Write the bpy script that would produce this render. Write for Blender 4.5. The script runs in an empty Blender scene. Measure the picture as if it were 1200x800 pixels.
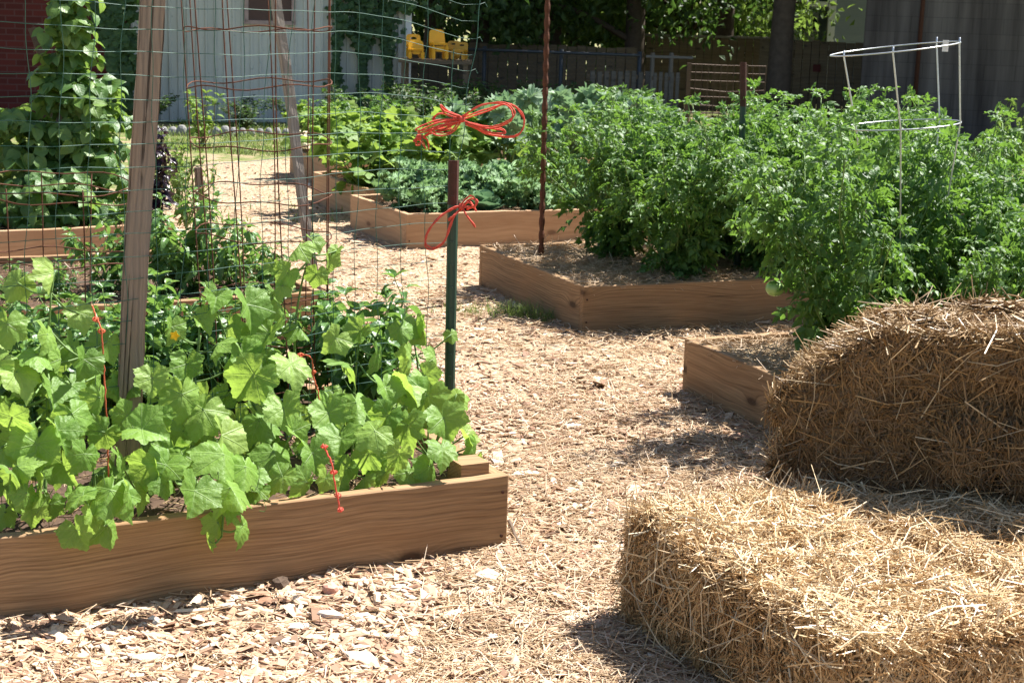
import bpy, bmesh, math, random
import numpy as np
from mathutils import Vector, Matrix

random.seed(11)
rng = np.random.default_rng(11)
scene = bpy.context.scene
COL = scene.collection

# ------------------------------------------------------------------ camera
FPX, PIT, HC, ROL = 1859.3, 0.205367, 1.5216, 0.03076
CAMLOC = np.array([0.0, 0.0, HC])

def ray(px, py):
    x = (px-600)/FPX; y = (400-py)/FPX
    c, s = math.cos(ROL), math.sin(ROL)
    x, y = c*x-s*y, s*x+c*y
    return np.array([x, math.cos(PIT)+y*math.sin(PIT), -math.sin(PIT)+y*math.cos(PIT)])

def G(px, py, z=0.0):
    d = ray(px, py); t = (z-HC)/d[2]
    return CAMLOC+d*t

def AT(px, py, Y):
    d = ray(px, py)
    return CAMLOC+d*Y/d[1]

cam_data = bpy.data.cameras.new("Camera")
cam = bpy.data.objects.new("Camera", cam_data); COL.objects.link(cam)
F = np.array([0, math.cos(PIT), -math.sin(PIT)]); X = np.array([1.0, 0, 0]); U = np.array([0, math.sin(PIT), math.cos(PIT)])
c, s = math.cos(ROL), math.sin(ROL)
R_ = c*X+s*U; U_ = -s*X+c*U
cam.matrix_world = Matrix(((R_[0], U_[0], -F[0], 0), (R_[1], U_[1], -F[1], 0), (R_[2], U_[2], -F[2], HC), (0, 0, 0, 1)))
cam_data.sensor_width = 22.2; cam_data.sensor_fit = 'HORIZONTAL'
cam_data.lens = FPX/1200*22.2
cam_data.clip_end = 500; cam_data.clip_start = 0.05
cam_data.dof.use_dof = True; cam_data.dof.focus_distance = 4.9; cam_data.dof.aperture_fstop = 9.0
scene.camera = cam

# ------------------------------------------------------------------ object helpers
def tag(o, label=None, cat=None, group=None, kind=None):
    if label: o['label'] = label
    if cat: o['category'] = cat
    if group: o['group'] = group
    if kind: o['kind'] = kind
    return o

def thing(name, label, cat, loc=(0, 0, 0), rotz=0.0, group=None):
    o = bpy.data.objects.new(name, None); COL.objects.link(o)
    o.empty_display_size = 0.1
    o.location = tuple(float(v) for v in loc); o.rotation_euler = (0, 0, rotz)
    return tag(o, label, cat, group)

def children_of(o):
    return [c for c in bpy.data.objects if c.parent == o]

def dup(root, loc, rotz=0.0, scale=1.0, label=None, group=None, kids=None):
    r = root.copy(); COL.objects.link(r)
    r.location = tuple(float(v) for v in loc); r.rotation_euler = (0, 0, rotz); r.scale = (scale,)*3
    if label: r['label'] = label
    if group: r['group'] = group
    for ch in (kids if kids is not None else children_of(root)):
        c = ch.copy(); COL.objects.link(c); c.parent = r
        for g in children_of(ch):
            d = g.copy(); COL.objects.link(d); d.parent = c
    return r

class MB:
    """collects geometry, builds ONE mesh object"""
    def __init__(self):
        self.V = []; self.Q = []; self.T = []; self.A = []; self.L = []; self.n = 0
    def add(self, V, Q=None, T=None, rnd=0.5, lc=None):
        V = np.asarray(V, float).reshape(-1, 3); k = len(V)
        self.V.append(V)
        if Q is not None and len(Q): self.Q.append(np.asarray(Q, int).reshape(-1, 4)+self.n)
        if T is not None and len(T): self.T.append(np.asarray(T, int).reshape(-1, 3)+self.n)
        self.A.append(np.full(k, rnd, float) if np.isscalar(rnd) else np.asarray(rnd, float))
        self.L.append(np.zeros((k, 3)) if lc is None else np.asarray(lc, float))
        self.n += k
    def inst(self, tmpl, R, T, rnd=None):
        V, Q, Tr, lc = tmpl; R = np.asarray(R); T = np.asarray(T); k = len(T); m = len(V)
        if k == 0: return
        P = np.einsum('kij,mj->kmi', R, V)+T[:, None, :]
        off = (np.arange(k)*m)[:, None, None]
        q = (Q[None]+off).reshape(-1, 4) if len(Q) else None
        t = (Tr[None]+off).reshape(-1, 3) if len(Tr) else None
        if rnd is None: rnd = rng.random(k)
        self.add(P.reshape(-1, 3), q, t, np.repeat(rnd, m), np.tile(lc, (k, 1)))
    def box(self, c, size, rot=None, rnd=0.5):
        x, y, z = np.array(size)/2.0
        V = np.array([[-x,-y,-z],[x,-y,-z],[x,y,-z],[-x,y,-z],[-x,-y,z],[x,-y,z],[x,y,z],[-x,y,z]])
        if rot is not None: V = V@np.asarray(rot).T
        Q = [[0,3,2,1],[4,5,6,7],[0,1,5,4],[1,2,6,5],[2,3,7,6],[3,0,4,7]]
        self.add(V+np.array(c), Q, None, rnd)
    def tube(self, pts, rad, n=6, cap=True, rnd=0.5, closed=False):
        P = np.asarray(pts, float); k = len(P)
        r = np.full(k, rad, float) if np.isscalar(rad) else np.asarray(rad, float)
        if closed:
            tang = np.roll(P, -1, 0)-np.roll(P, 1, 0)
        else:
            tang = np.gradient(P, axis=0)
        tang /= np.linalg.norm(tang, axis=1)[:, None]+1e-12
        a = np.array([0, 0, 1.0]) if abs(tang[0][2]) < .9 else np.array([1.0, 0, 0])
        u = np.cross(tang[0], a); u /= np.linalg.norm(u)
        V = []; ang = np.arange(n)/n*2*math.pi
        for i in range(k):
            u = u-tang[i]*(u@tang[i]); u /= np.linalg.norm(u)+1e-12
            w = np.cross(tang[i], u)
            V.append(P[i]+r[i]*(np.cos(ang)[:, None]*u+np.sin(ang)[:, None]*w))
        V = np.concatenate(V); Q = []
        for i in range(k if closed else k-1):
            i2 = (i+1) % k
            for j in range(n):
                j2 = (j+1) % n
                Q.append([i*n+j, i*n+j2, i2*n+j2, i2*n+j])
        T = []
        if cap and not closed:
            for j in range(1, n-1):
                T.append([0, j+1, j]); b = (k-1)*n; T.append([b, b+j, b+j+1])
        self.add(V, Q, T, rnd)
    def build(self, name, mat, parent=None, smooth=False, loc=None, rotz=0.0):
        V = np.concatenate(self.V)
        Q = np.concatenate(self.Q) if self.Q else np.zeros((0, 4), int)
        T = np.concatenate(self.T) if self.T else np.zeros((0, 3), int)
        me = bpy.data.meshes.new(name)
        me.vertices.add(len(V)); me.vertices.foreach_set('co', V.astype(np.float32).ravel())
        nl = len(Q)*4+len(T)*3
        me.loops.add(nl); me.polygons.add(len(Q)+len(T))
        me.loops.foreach_set('vertex_index', np.concatenate([Q.ravel(), T.ravel()]).astype(np.int32))
        st = np.concatenate([np.arange(len(Q))*4, len(Q)*4+np.arange(len(T))*3]).astype(np.int32)
        me.polygons.foreach_set('loop_start', st)
        me.polygons.foreach_set('use_smooth', np.full(len(st), smooth))
        me.update(calc_edges=True)
        at = me.attributes.new('rnd', 'FLOAT', 'POINT'); at.data.foreach_set('value', np.concatenate(self.A).astype(np.float32))
        L = np.concatenate(self.L)
        if np.any(L):
            at = me.attributes.new('lc', 'FLOAT_VECTOR', 'POINT'); at.data.foreach_set('vector', L.astype(np.float32).ravel())
        if mat: me.materials.append(mat)
        me.validate()
        o = bpy.data.objects.new(name, me); COL.objects.link(o)
        if parent: o.parent = parent
        if loc is not None: o.location = tuple(float(v) for v in loc)
        o.rotation_euler = (0, 0, rotz)
        return o

def rotz_m(a):
    c, s = math.cos(a), math.sin(a)
    return np.array([[c, -s, 0], [s, c, 0], [0, 0, 1.0]])

def frames(yax, zax, scale):
    """rotation matrices whose local Y -> yax, local Z ~ zax, scaled"""
    y = yax/(np.linalg.norm(yax, axis=1)[:, None]+1e-9)
    x = np.cross(y, zax); x /= np.linalg.norm(x, axis=1)[:, None]+1e-9
    z = np.cross(x, y)
    return np.stack([x, y, z], axis=2)*np.asarray(scale).reshape(-1, 1, 1)

def unit(v):
    v = np.asarray(v, float); return v/(np.linalg.norm(v)+1e-12)

def rdir(k):
    v = rng.normal(size=(k, 3)); return v/np.linalg.norm(v, axis=1)[:, None]

# value noise in numpy for displacement
_lat = rng.random((64, 64, 64))
def vnoise(P, s=1.0):
    p = np.asarray(P)*s; i = np.floor(p).astype(int); f = p-i; f = f*f*(3-2*f)
    def g(dx, dy, dz): return _lat[(i[:, 0]+dx) % 64, (i[:, 1]+dy) % 64, (i[:, 2]+dz) % 64]
    x, y, z = f[:, 0], f[:, 1], f[:, 2]
    a = g(0,0,0)*(1-x)+g(1,0,0)*x; b = g(0,1,0)*(1-x)+g(1,1,0)*x
    c_ = g(0,0,1)*(1-x)+g(1,0,1)*x; d = g(0,1,1)*(1-x)+g(1,1,1)*x
    return (a*(1-y)+b*y)*(1-z)+(c_*(1-y)+d*y)*z

# ------------------------------------------------------------------ materials
class NT:
    def __init__(self, name):
        self.m = bpy.data.materials.new(name); self.m.use_nodes = True
        self.t = self.m.node_tree; self.t.nodes.clear()
        self.out = self.n('ShaderNodeOutputMaterial')
    def n(self, typ, **kw):
        nd = self.t.nodes.new(typ)
        for k, v in kw.items():
            if hasattr(nd, k): setattr(nd, k, v)
        return nd
    def l(self, a, b): self.t.links.new(a, b)
    def setv(self, nd, **kw):
        for k, v in kw.items():
            nd.inputs[k.replace('_', ' ')].default_value = v
    def ramp(self, fac, stops, interp='LINEAR'):
        r = self.n('ShaderNodeValToRGB'); r.color_ramp.interpolation = interp
        while len(r.color_ramp.elements) < len(stops): r.color_ramp.elements.new(0.5)
        for e, (p, c_) in zip(r.color_ramp.elements, stops):
            e.position = p; e.color = (*c_, 1) if len(c_) == 3 else c_
        self.l(fac, r.inputs['Fac']); return r.outputs['Color']
    def mix(self, f, a, b, mode='MIX'):
        m = self.n('ShaderNodeMixRGB', blend_type=mode)
        for s, v in ((0, f), (1, a), (2, b)):
            if hasattr(v, 'is_linked'): self.l(v, m.inputs[s])
            else: m.inputs[s].default_value = v if not isinstance(v, tuple) else (*v, 1)[:4]
        return m.outputs[0]
    def math(self, op, a, b=0.0, c_=None):
        m = self.n('ShaderNodeMath', operation=op)
        for s, v in ((0, a), (1, b), (2, c_)):
            if v is None: continue
            if hasattr(v, 'is_linked'): self.l(v, m.inputs[s])
            else: m.inputs[s].default_value = v
        return m.outputs[0]
    def noise(self, vec, scale, detail=3, rough=.55, dist=0.0):
        t = self.n('ShaderNodeTexNoise'); self.l(vec, t.inputs['Vector'])
        t.inputs['Scale'].default_value = scale; t.inputs['Detail'].default_value = detail
        t.inputs['Roughness'].default_value = rough; t.inputs['Distortion'].default_value = dist
        return t.outputs['Fac']
    def obj(self, scale=(1, 1, 1), loc=(0, 0, 0)):
        tc = self.n('ShaderNodeTexCoord'); mp = self.n('ShaderNodeMapping')
        mp.inputs['Scale'].default_value = scale; mp.inputs['Location'].default_value = loc
        self.l(tc.outputs['Object'], mp.inputs['Vector']); return mp.outputs['Vector']
    def attr(self, name):
        a = self.n('ShaderNodeAttribute'); a.attribute_name = name; return a
    def bump(self, h, strength=.3, dist=.01):
        b = self.n('ShaderNodeBump'); b.inputs['Strength'].default_value = strength; b.inputs['Distance'].default_value = dist
        self.l(h, b.inputs['Height']); return b.outputs['Normal']
    def principled(self, col, rough=.7, bump=None, spec=.3, metal=0.0):
        p = self.n('ShaderNodeBsdfPrincipled')
        if hasattr(col, 'is_linked'): self.l(col, p.inputs['Base Color'])
        else: p.inputs['Base Color'].default_value = (*col, 1)
        if hasattr(rough, 'is_linked'): self.l(rough, p.inputs['Roughness'])
        else: p.inputs['Roughness'].default_value = rough
        p.inputs['Specular IOR Level'].default_value = spec
        p.inputs['Metallic'].default_value = metal
        if bump is not None: self.l(bump, p.inputs['Normal'])
        return p
    def done(self, sh): self.l(sh.outputs[0] if hasattr(sh, 'outputs') else sh, self.out.inputs['Surface']); return self.m

def leaf_mat(name, c0, c1, c2, tr, tw=.42, vein=(.25, .38, .12), vamt=.5, rough=.5, spec=.35, vfreq=6.0, mott=.25, bumps=.35):
    k = NT(name)
    rnd = k.attr('rnd').outputs['Fac']
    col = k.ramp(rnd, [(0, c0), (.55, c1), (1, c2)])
    lc = k.attr('lc').outputs['Vector']
    sp = k.n('ShaderNodeSeparateXYZ'); k.l(lc, sp.inputs[0])
    u, v = sp.outputs[0], sp.outputs[1]
    ph = k.math('FRACT', k.math('MULTIPLY', k.math('SUBTRACT', u, k.math('MULTIPLY', v, 1.0)), vfreq))
    sec = k.math('ABSOLUTE', k.math('SUBTRACT', ph, .5))
    secv = k.math('MULTIPLY', k.math('SMOOTH_MIN', k.math('MAXIMUM', k.math('SUBTRACT', 1.0, k.math('DIVIDE', sec, .13)), 0), 1.0, .1), .42)
    mainv = k.math('MAXIMUM', k.math('SUBTRACT', 1.0, k.math('DIVIDE', v, .028)), 0)
    vn = k.math('MAXIMUM', secv, mainv)
    tc = k.n('ShaderNodeTexCoord').outputs['Object']
    ns = k.noise(tc, 55, 3, .6)
    col = k.mix(mott, col, k.mix(ns, (c0[0]*.6, c0[1]*.65, c0[2]*.6), (c2[0]*1.1, c2[1]*1.1, c2[2]*1.1)))
    col = k.mix(k.math('MULTIPLY', vn, vamt), col, vein)
    hgt = k.math('ADD', k.math('MULTIPLY', sec, .45), k.math('MULTIPLY', ns, 1.3))
    hgt = k.math('SUBTRACT', hgt, k.math('MULTIPLY', mainv, .8))
    bp = k.bump(hgt, bumps, .006)
    p = k.principled(col, rough, bp, spec)
    t = k.n('ShaderNodeBsdfTranslucent'); k.l(bp, t.inputs['Normal'])
    tcol = k.mix(.65, col, tr)
    k.l(tcol, t.inputs['Color'])
    m = k.n('ShaderNodeMixShader'); m.inputs[0].default_value = tw
    k.l(p.outputs[0], m.inputs[1]); k.l(t.outputs[0], m.inputs[2])
    return k.done(m)

M = {}
M['cuc'] = leaf_mat('cucumber_leaf', (.09,.205,.03), (.18,.335,.055), (.34,.47,.11), (.50,.70,.10), .44, (.36,.50,.20), .5, .5, .35, 4.0, .25, .5)
M['cuc_young'] = leaf_mat('young_cucumber_leaf', (.16,.28,.05), (.22,.36,.06), (.30,.42,.08), (.5,.7,.1), .42, (.38,.48,.18), .4, .5)
M['tomato'] = leaf_mat('tomato_leaf', (.026,.075,.018), (.065,.155,.030), (.16,.29,.055), (.28,.50,.06), .34, (.15,.24,.09), .25, .44, .42, 5)
M['pepper'] = leaf_mat('pepper_leaf', (.045,.12,.03), (.09,.20,.045), (.16,.28,.06), (.3,.5,.08), .34, (.2,.33,.1), .3, .38, .5, 5)
M['bean'] = leaf_mat('bean_leaf', (.04,.11,.03), (.09,.19,.045), (.20,.31,.07), (.34,.52,.08), .36, (.16,.3,.1), .3, .45, .4, 5)
M['kale'] = leaf_mat('kale_leaf', (.10,.20,.08), (.17,.29,.13), (.28,.40,.20), (.3,.5,.16), .28, (.28,.38,.25), .3, .6, .25, 4)
M['squash'] = leaf_mat('squash_leaf', (.07,.17,.03), (.14,.26,.05), (.26,.36,.07), (.4,.55,.08), .38, (.3,.4,.15), .4, .55)
M['zucchini'] = leaf_mat('zucchini_leaf', (.12,.20,.11), (.21,.31,.19), (.34,.43,.29), (.26,.44,.16), .25, (.42,.50,.38), .75, .55, .3, 4)
M['cabbage'] = leaf_mat('cabbage_leaf', (.10,.2,.11), (.15,.27,.15), (.2,.32,.18), (.25,.45,.2), .2, (.35,.45,.3), .5, .45)
M['basil'] = leaf_mat('purple_basil_leaf', (.012,.006,.012), (.022,.010,.02), (.05,.025,.04), (.06,.02,.04), .15, (.06,.03,.05), .3, .3, .6)
M['ivy'] = leaf_mat('ivy_leaf', (.025,.06,.02), (.04,.09,.03), (.07,.13,.035), (.12,.25,.04), .25, (.1,.15,.06), .2, .45)
M['tree'] = leaf_mat('tree_leaf', (.025,.055,.018), (.045,.085,.025), (.07,.12,.03), (.14,.28,.04), .35, (.1,.15,.06), .1, .5)
M['tree_pale'] = leaf_mat('pale_and_sunlit_leaf', (.06,.11,.03), (.10,.17,.04), (.16,.24,.06), (.3,.45,.07), .4, (.1,.15,.06), .1, .5)  # pale green paints sunlight into the back trees' leaves; also the herbs' own colour
M['grass'] = leaf_mat('grass_blade', (.08,.13,.03), (.13,.19,.045), (.24,.26,.09), (.3,.42,.08), .3, (.1,.15,.06), 0, .6)
M['bushgold'] = leaf_mat('feathery_bush_leaf', (.10,.12,.03), (.15,.17,.04), (.2,.2,.06), (.3,.32,.06), .35, (.1,.15,.06), 0, .6)

def stem_mat(name, c):
    k = NT(name); ns = k.noise(k.obj(), 40, 2)
    return k.done(k.principled(k.mix(ns, (c[0]*.7, c[1]*.7, c[2]*.7), (c[0]*1.3, c[1]*1.25, c[2]*1.2)), .6))
M['stem'] = stem_mat('green_stem', (.13, .22, .06))
M['stemdark'] = stem_mat('brown_stem', (.12, .11, .05))
M['petal'] = stem_mat('yellow_petal', (.85, .55, .02))
M['fruit'] = (lambda k: k.done(k.principled(k.mix(k.noise(k.obj(), 12, 2), (.20, .36, .08), (.36, .50, .16)), .22, None, .5)))(NT('green_tomato_skin'))

def wood_mat(name, dark, light, scale=1.0, grey=0.0, rough=.75, ring=42.0, bumpv=.45, crack=.76):
    k = NT(name)
    oi = k.n('ShaderNodeObjectInfo')
    tc = k.n('ShaderNodeTexCoord')
    ad = k.n('ShaderNodeVectorMath', operation='ADD')
    sc = k.n('ShaderNodeVectorMath', operation='SCALE'); cb = k.n('ShaderNodeCombineXYZ')
    k.l(oi.outputs['Random'], cb.inputs[0]); k.l(k.math('MULTIPLY', oi.outputs['Random'], .07), cb.inputs[2])
    k.l(cb.outputs[0], sc.inputs[0]); sc.inputs['Scale'].default_value = 13.0
    k.l(tc.outputs['Object'], ad.inputs[0]); k.l(sc.outputs[0], ad.inputs[1])
    v = ad.outputs[0]
    def mp(s):
        m = k.n('ShaderNodeMapping'); m.inputs['Scale'].default_value = s; k.l(v, m.inputs['Vector']); return m.outputs[0]
    # plain-sawn rings: distance from a wandering pith
    low = k.noise(mp((1.1*scale, .5, .5)), 1.0, 2, .5)
    low2 = k.noise(mp((2.6*scale, 3.0, 5.0)), 1.0, 3, .55)
    knot = k.n('ShaderNodeTexVoronoi'); knot.voronoi_dimensions = '2D'; sepk = k.n('ShaderNodeSeparateXYZ'); k.l(v, sepk.inputs[0]); ck2 = k.n('ShaderNodeCombineXYZ')
    k.l(k.math('MULTIPLY', sepk.outputs[0], 1.5*scale), ck2.inputs[0]); k.l(k.math('MULTIPLY', sepk.outputs[2], 3.6), ck2.inputs[1]); k.l(ck2.outputs[0], knot.inputs['Vector']); knot.inputs['Scale'].default_value = 1.0
    kd = knot.outputs['Distance']
    kf = k.math('MAXIMUM', k.math('SUBTRACT', 1.0, k.math('DIVIDE', kd, .26)), 0)
    kf2 = k.math('POWER', kf, 2.0)
    sep = k.n('ShaderNodeSeparateXYZ'); k.l(tc.outputs['Object'], sep.inputs[0])
    zz = k.math('ADD', k.math('MULTIPLY', sep.outputs[2], 1.0), k.math('ADD', k.math('MULTIPLY', low, .20), k.math('MULTIPLY', low2, .013)))
    zz = k.math('ADD', zz, k.math('MULTIPLY', kf2, .055))
    zz = k.math('ADD', zz, k.math('MULTIPLY', sep.outputs[1], .6))
    rg = k.math('SINE', k.math('MULTIPLY', zz, ring*2*math.pi))
    rg = k.math('ADD', k.math('MULTIPLY', rg, .5), .5)
    rg = k.math('POWER', rg, 2.4); rg = k.math('MULTIPLY', rg, k.math('ADD', .35, k.math('MULTIPLY', k.noise(mp((1.3, 9, 16)), 1.0, 2, .5), 1.25)))
    cv = k.n('ShaderNodeCombineXYZ'); k.l(k.math('MULTIPLY', sep.outputs[0], .35), cv.inputs[0]); k.l(k.math('MULTIPLY', oi.outputs['Random'], 31.0), cv.inputs[1]); k.l(k.math('MULTIPLY', zz, ring*1.5), cv.inputs[2])
    rn = k.noise(cv.outputs[0], 1.0, 2, .6)
    rnc = k.ramp(rn, [(.46, (0, 0, 0)), (.66, (1, 1, 1))])
    rg = k.math('ADD', k.math('MULTIPLY', rg, .38), k.math('MULTIPLY', rnc, .75))
    fine = k.noise(mp((6*scale, 160, 160)), 1.0, 3, .6)
    blot = k.noise(mp((2.2, 5, 7)), 1.0, 4, .6)
    fac = k.math('ADD', k.math('MULTIPLY', rg, .55), k.math('MULTIPLY', k.math('SUBTRACT', fine, .28), 1.15))
    col = k.mix(fac, light, dark)
    col = k.mix(k.math('MULTIPLY', k.math('POWER', blot, 3.0), 2.2), col, (light[0]*.62, light[1]*.52, light[2]*.45))
    col = k.mix(k.math('MINIMUM', k.math('MULTIPLY', k.math('POWER', kf, 7.0), 2.6), .8), col, (dark[0]*.35, dark[1]*.3, dark[2]*.3))
    if grey:
        gn = k.noise(mp((2.0, 20, 20)), 1.0, 3, .6)
        col = k.mix(k.math('MULTIPLY', gn, grey), col, (.26, .235, .21))
    ck = k.noise(mp((1.5*scale, 60, 60)), 1.0, 2, .5); ckm = k.ramp(ck, [(crack, (0, 0, 0)), (crack+.03, (1, 1, 1))])
    col = k.mix(k.math('MULTIPLY', ckm, .8), col, (dark[0]*.25, dark[1]*.25, dark[2]*.25))
    h = k.math('SUBTRACT', k.math('MULTIPLY', fine, .6), k.math('MULTIPLY', rg, .5)); h = k.math('SUBTRACT', h, ckm)
    return k.done(k.principled(col, rough, k.bump(h, bumpv, .003), .25))

M['board'] = wood_mat('cedar_board', (.105,.058,.028), (.42,.27,.14), ring=85, bumpv=.5)
M['board_far'] = wood_mat('pale_board', (.33,.20,.11), (.52,.34,.20), ring=30, bumpv=.2)
M['post'] = wood_mat('weathered_post', (.085,.05,.03), (.40,.275,.18), grey=.75, ring=110, bumpv=1.0, scale=.5, crack=.60)
M['greypost'] = wood_mat('grey_post', (.08,.07,.055), (.42,.37,.31), grey=.8, ring=110, bumpv=1.0, scale=.5, crack=.62)
M['fencewood'] = wood_mat('fence_wood', (.07,.052,.034), (.20,.145,.085), grey=.2, ring=20, bumpv=.4)
M['fencemid'] = wood_mat('dull_pallet_wood', (.05,.045,.04), (.13,.12,.10), grey=.2, ring=20, bumpv=.4)
M['fencegrey'] = wood_mat('grey_fence_wood', (.12,.11,.095), (.30,.27,.23), grey=.7, ring=20, bumpv=.4)

def plain(name, col, rough=.6, metal=0.0, spec=.4, var=.25, sc=20, bump=.1):
    k = NT(name); v = k.obj(); ns = k.noise(v, sc, 4, .6)
    cc = k.mix(ns, tuple(x*(1-var) for x in col), tuple(min(x*(1+var), 1) for x in col))
    return k.done(k.principled(cc, rough, k.bump(ns, bump, .004), spec, metal))
M['rust'] = (lambda k: k.done(k.principled(k.mix(k.noise(k.obj(), 60, 4, .7), (.045,.018,.012), (.16,.065,.035)), .85, None, .2)))(NT('rusty_wire'))
M['greenwire'] = plain('green_wire', (.03,.10,.07), .55, 0, .35, .3, 80)
M['greenpost'] = plain('green_post_paint', (.018,.05,.032), .42, 0, .5, .35, 30)
M['rustpost'] = plain('rusty_post', (.075,.03,.02), .8, 0, .3, .5, 60)
M['galv'] = plain('galvanised_wire', (.55,.57,.58), .35, .7, .5, .15, 60)
M['dullwire'] = plain('dull_wire', (.075,.045,.028), .6, .3, .4, .3, 60)
M['chainlink'] = plain('chainlink_steel', (.06,.065,.07), .5, .5, .4, .2, 20)
M['twine'] = plain('red_twine', (.62,.085,.055), .75, 0, .3, .25, 200)
M['twineorange'] = plain('orange_twine', (.58,.13,.06), .8, 0, .3, .25, 200)
M['yellow'] = plain('yellow_plastic', (.85,.42,.01), .3, 0, .5, .08, 3)
M['yellowdim'] = plain('darker_yellow_plastic', (.55,.28,.015), .4, 0, .5, .12, 6)
M['white'] = plain('white_paint', (.72,.73,.73), .5, 0, .4, .08, 5)
M['tagwhite'] = plain('white_tag', (.7,.7,.68), .5)
M['dark'] = plain('dark_glass', (.02,.022,.025), .15, 0, .5, .2, 4)
M['doorgreen'] = plain('wreath_green', (.03,.05,.03), .7)
M['bark'] = plain('tree_bark', (.085,.065,.05), .9, 0, .1, .5, 14, .8)
M['soil'] = plain('garden_soil', (.085,.055,.038), .95, 0, .1, .6, 28, .8)
M['stone'] = plain('edging_stone', (.24,.235,.225), .85, 0, .2, .3, 25, .5)
M['palestone'] = plain('pale_stone', (.62,.54,.44), .8, 0, .2, .2, 60, .4)
M['tarp'] = plain('cream_tarp', (.78,.68,.42), .7, 0, .3, .18, 5, .3)
M['blue'] = plain('blue_plastic', (.03,.05,.22), .5)
M['pinkwood'] = plain('pink_wood_lump', (.55,.30,.22), .8, 0, .2, .25, 40, .6)
M['stick'] = plain('grey_bark_stick', (.13,.095,.07), .9, 0, .1, .4, 60, .8)
M['palechunk'] = plain('pale_split_wood', (.68,.54,.38), .8, 0, .2, .18, 50, .5)
M['cone'] = plain('dark_bark_lump', (.10,.07,.05), .9, 0, .1, .5, 80, .9)
M['redtag'] = plain('red_plate', (.10,.015,.012), .6)

def mat_straw(name, stops, rough=.45, transl=.15):
    k = NT(name); rnd = k.attr('rnd').outputs['Fac']
    col = k.ramp(rnd, stops)
    ns = k.noise(k.obj(), 70, 2)
    col = k.mix(k.math('MULTIPLY', ns, .35), col, (.22, .14, .07))
    p = k.principled(col, rough, None, .35)
    t = k.n('ShaderNodeBsdfTranslucent'); k.l(col, t.inputs['Color'])
    m = k.n('ShaderNodeMixShader'); m.inputs[0].default_value = transl
    k.l(p.outputs[0], m.inputs[1]); k.l(t.outputs[0], m.inputs[2])
    return k.done(m)
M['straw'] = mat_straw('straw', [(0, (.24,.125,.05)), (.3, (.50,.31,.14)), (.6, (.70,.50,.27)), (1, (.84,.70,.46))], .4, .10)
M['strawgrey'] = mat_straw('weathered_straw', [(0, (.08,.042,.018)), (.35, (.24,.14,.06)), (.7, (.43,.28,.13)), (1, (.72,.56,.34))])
M['chips'] = mat_straw('wood_chips', [(0, (.10,.055,.035)), (.22, (.30,.16,.10)), (.5, (.48,.31,.20)), (.8, (.62,.46,.31)), (1, (.72,.62,.50))], .75, .0)
M['pathstraw'] = mat_straw('path_straw', [(0, (.34,.22,.11)), (.5, (.58,.42,.26)), (1, (.76,.61,.44))], .5, .1)

def mk_core(name, dark, light):
    k = NT(name); n1 = k.noise(k.obj(), 45, 5, .7); n2 = k.noise(k.obj((90, 90, 6)), 1, 3, .6)
    f = k.math('MULTIPLY', n1, n2); f = k.math('MULTIPLY', f, 2.2)
    return k.done(k.principled(k.mix(f, dark, light), .9, k.bump(f, .9, .01), .1))
M['balecore'] = mk_core('bale_core', (.07,.038,.014), (.30,.18,.07))  # core coloured dark to paint the shade in gaps between straws
M['mulchcore'] = mk_core('straw_mulch_base', (.24,.16,.09), (.62,.48,.30))

def path_mat():
    k = NT('mulch_path'); v = k.obj()
    vo = k.n('ShaderNodeTexVoronoi'); k.l(v, vo.inputs['Vector']); vo.inputs['Scale'].default_value = 42
    vo.inputs['Randomness'].default_value = 1
    vo2 = k.n('ShaderNodeTexVoronoi'); k.l(v, vo2.inputs['Vector']); vo2.inputs['Scale'].default_value = 95
    sep = k.n('ShaderNodeSeparateColor'); k.l(vo.outputs['Color'], sep.inputs[0])
    sep2 = k.n('ShaderNodeSeparateColor'); k.l(vo2.outputs['Color'], sep2.inputs[0])
    c1 = k.ramp(sep.outputs[0], [(0, (.14,.08,.05)), (.3, (.36,.23,.14)), (.65, (.52,.37,.24)), (1, (.68,.54,.38))])
    c2 = k.ramp(sep2.outputs[0], [(0, (.22,.13,.08)), (.5, (.50,.36,.22)), (1, (.66,.52,.35))])
    big = k.noise(v, 1.3, 4, .6)
    col = k.mix(.5, c1, c2)
    col = k.mix(k.math('MULTIPLY', k.math('POWER', big, 3), 2.0), col, (.28, .20, .13))
    h = k.math('ADD', k.math('MULTIPLY', vo.outputs['Distance'], -1.0), k.math('MULTIPLY', sep2.outputs[1], .35))
    return k.done(k.principled(col, .85, k.bump(h, .9, .02), .15))
M['path'] = path_mat()

def lawn_mat():
    k = NT('lawn_ground'); v = k.obj()
    n1 = k.noise(v, 3.0, 5, .65); n2 = k.noise(v, 60, 3, .7); n3 = k.noise(v, .7, 3, .6)
    col = k.ramp(n2, [(.25, (.07,.10,.03)), (.55, (.15,.19,.055)), (.8, (.26,.27,.11))])
    col = k.mix(k.ramp(k.math('ADD', n1, k.math('MULTIPLY', n3, .3)), [(.62, (0,0,0)), (.74, (1,1,1))]), col, (.36, .27, .17))
    return k.done(k.principled(col, .9, k.bump(n2, .8, .03), .1))
M['lawn'] = lawn_mat()

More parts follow.
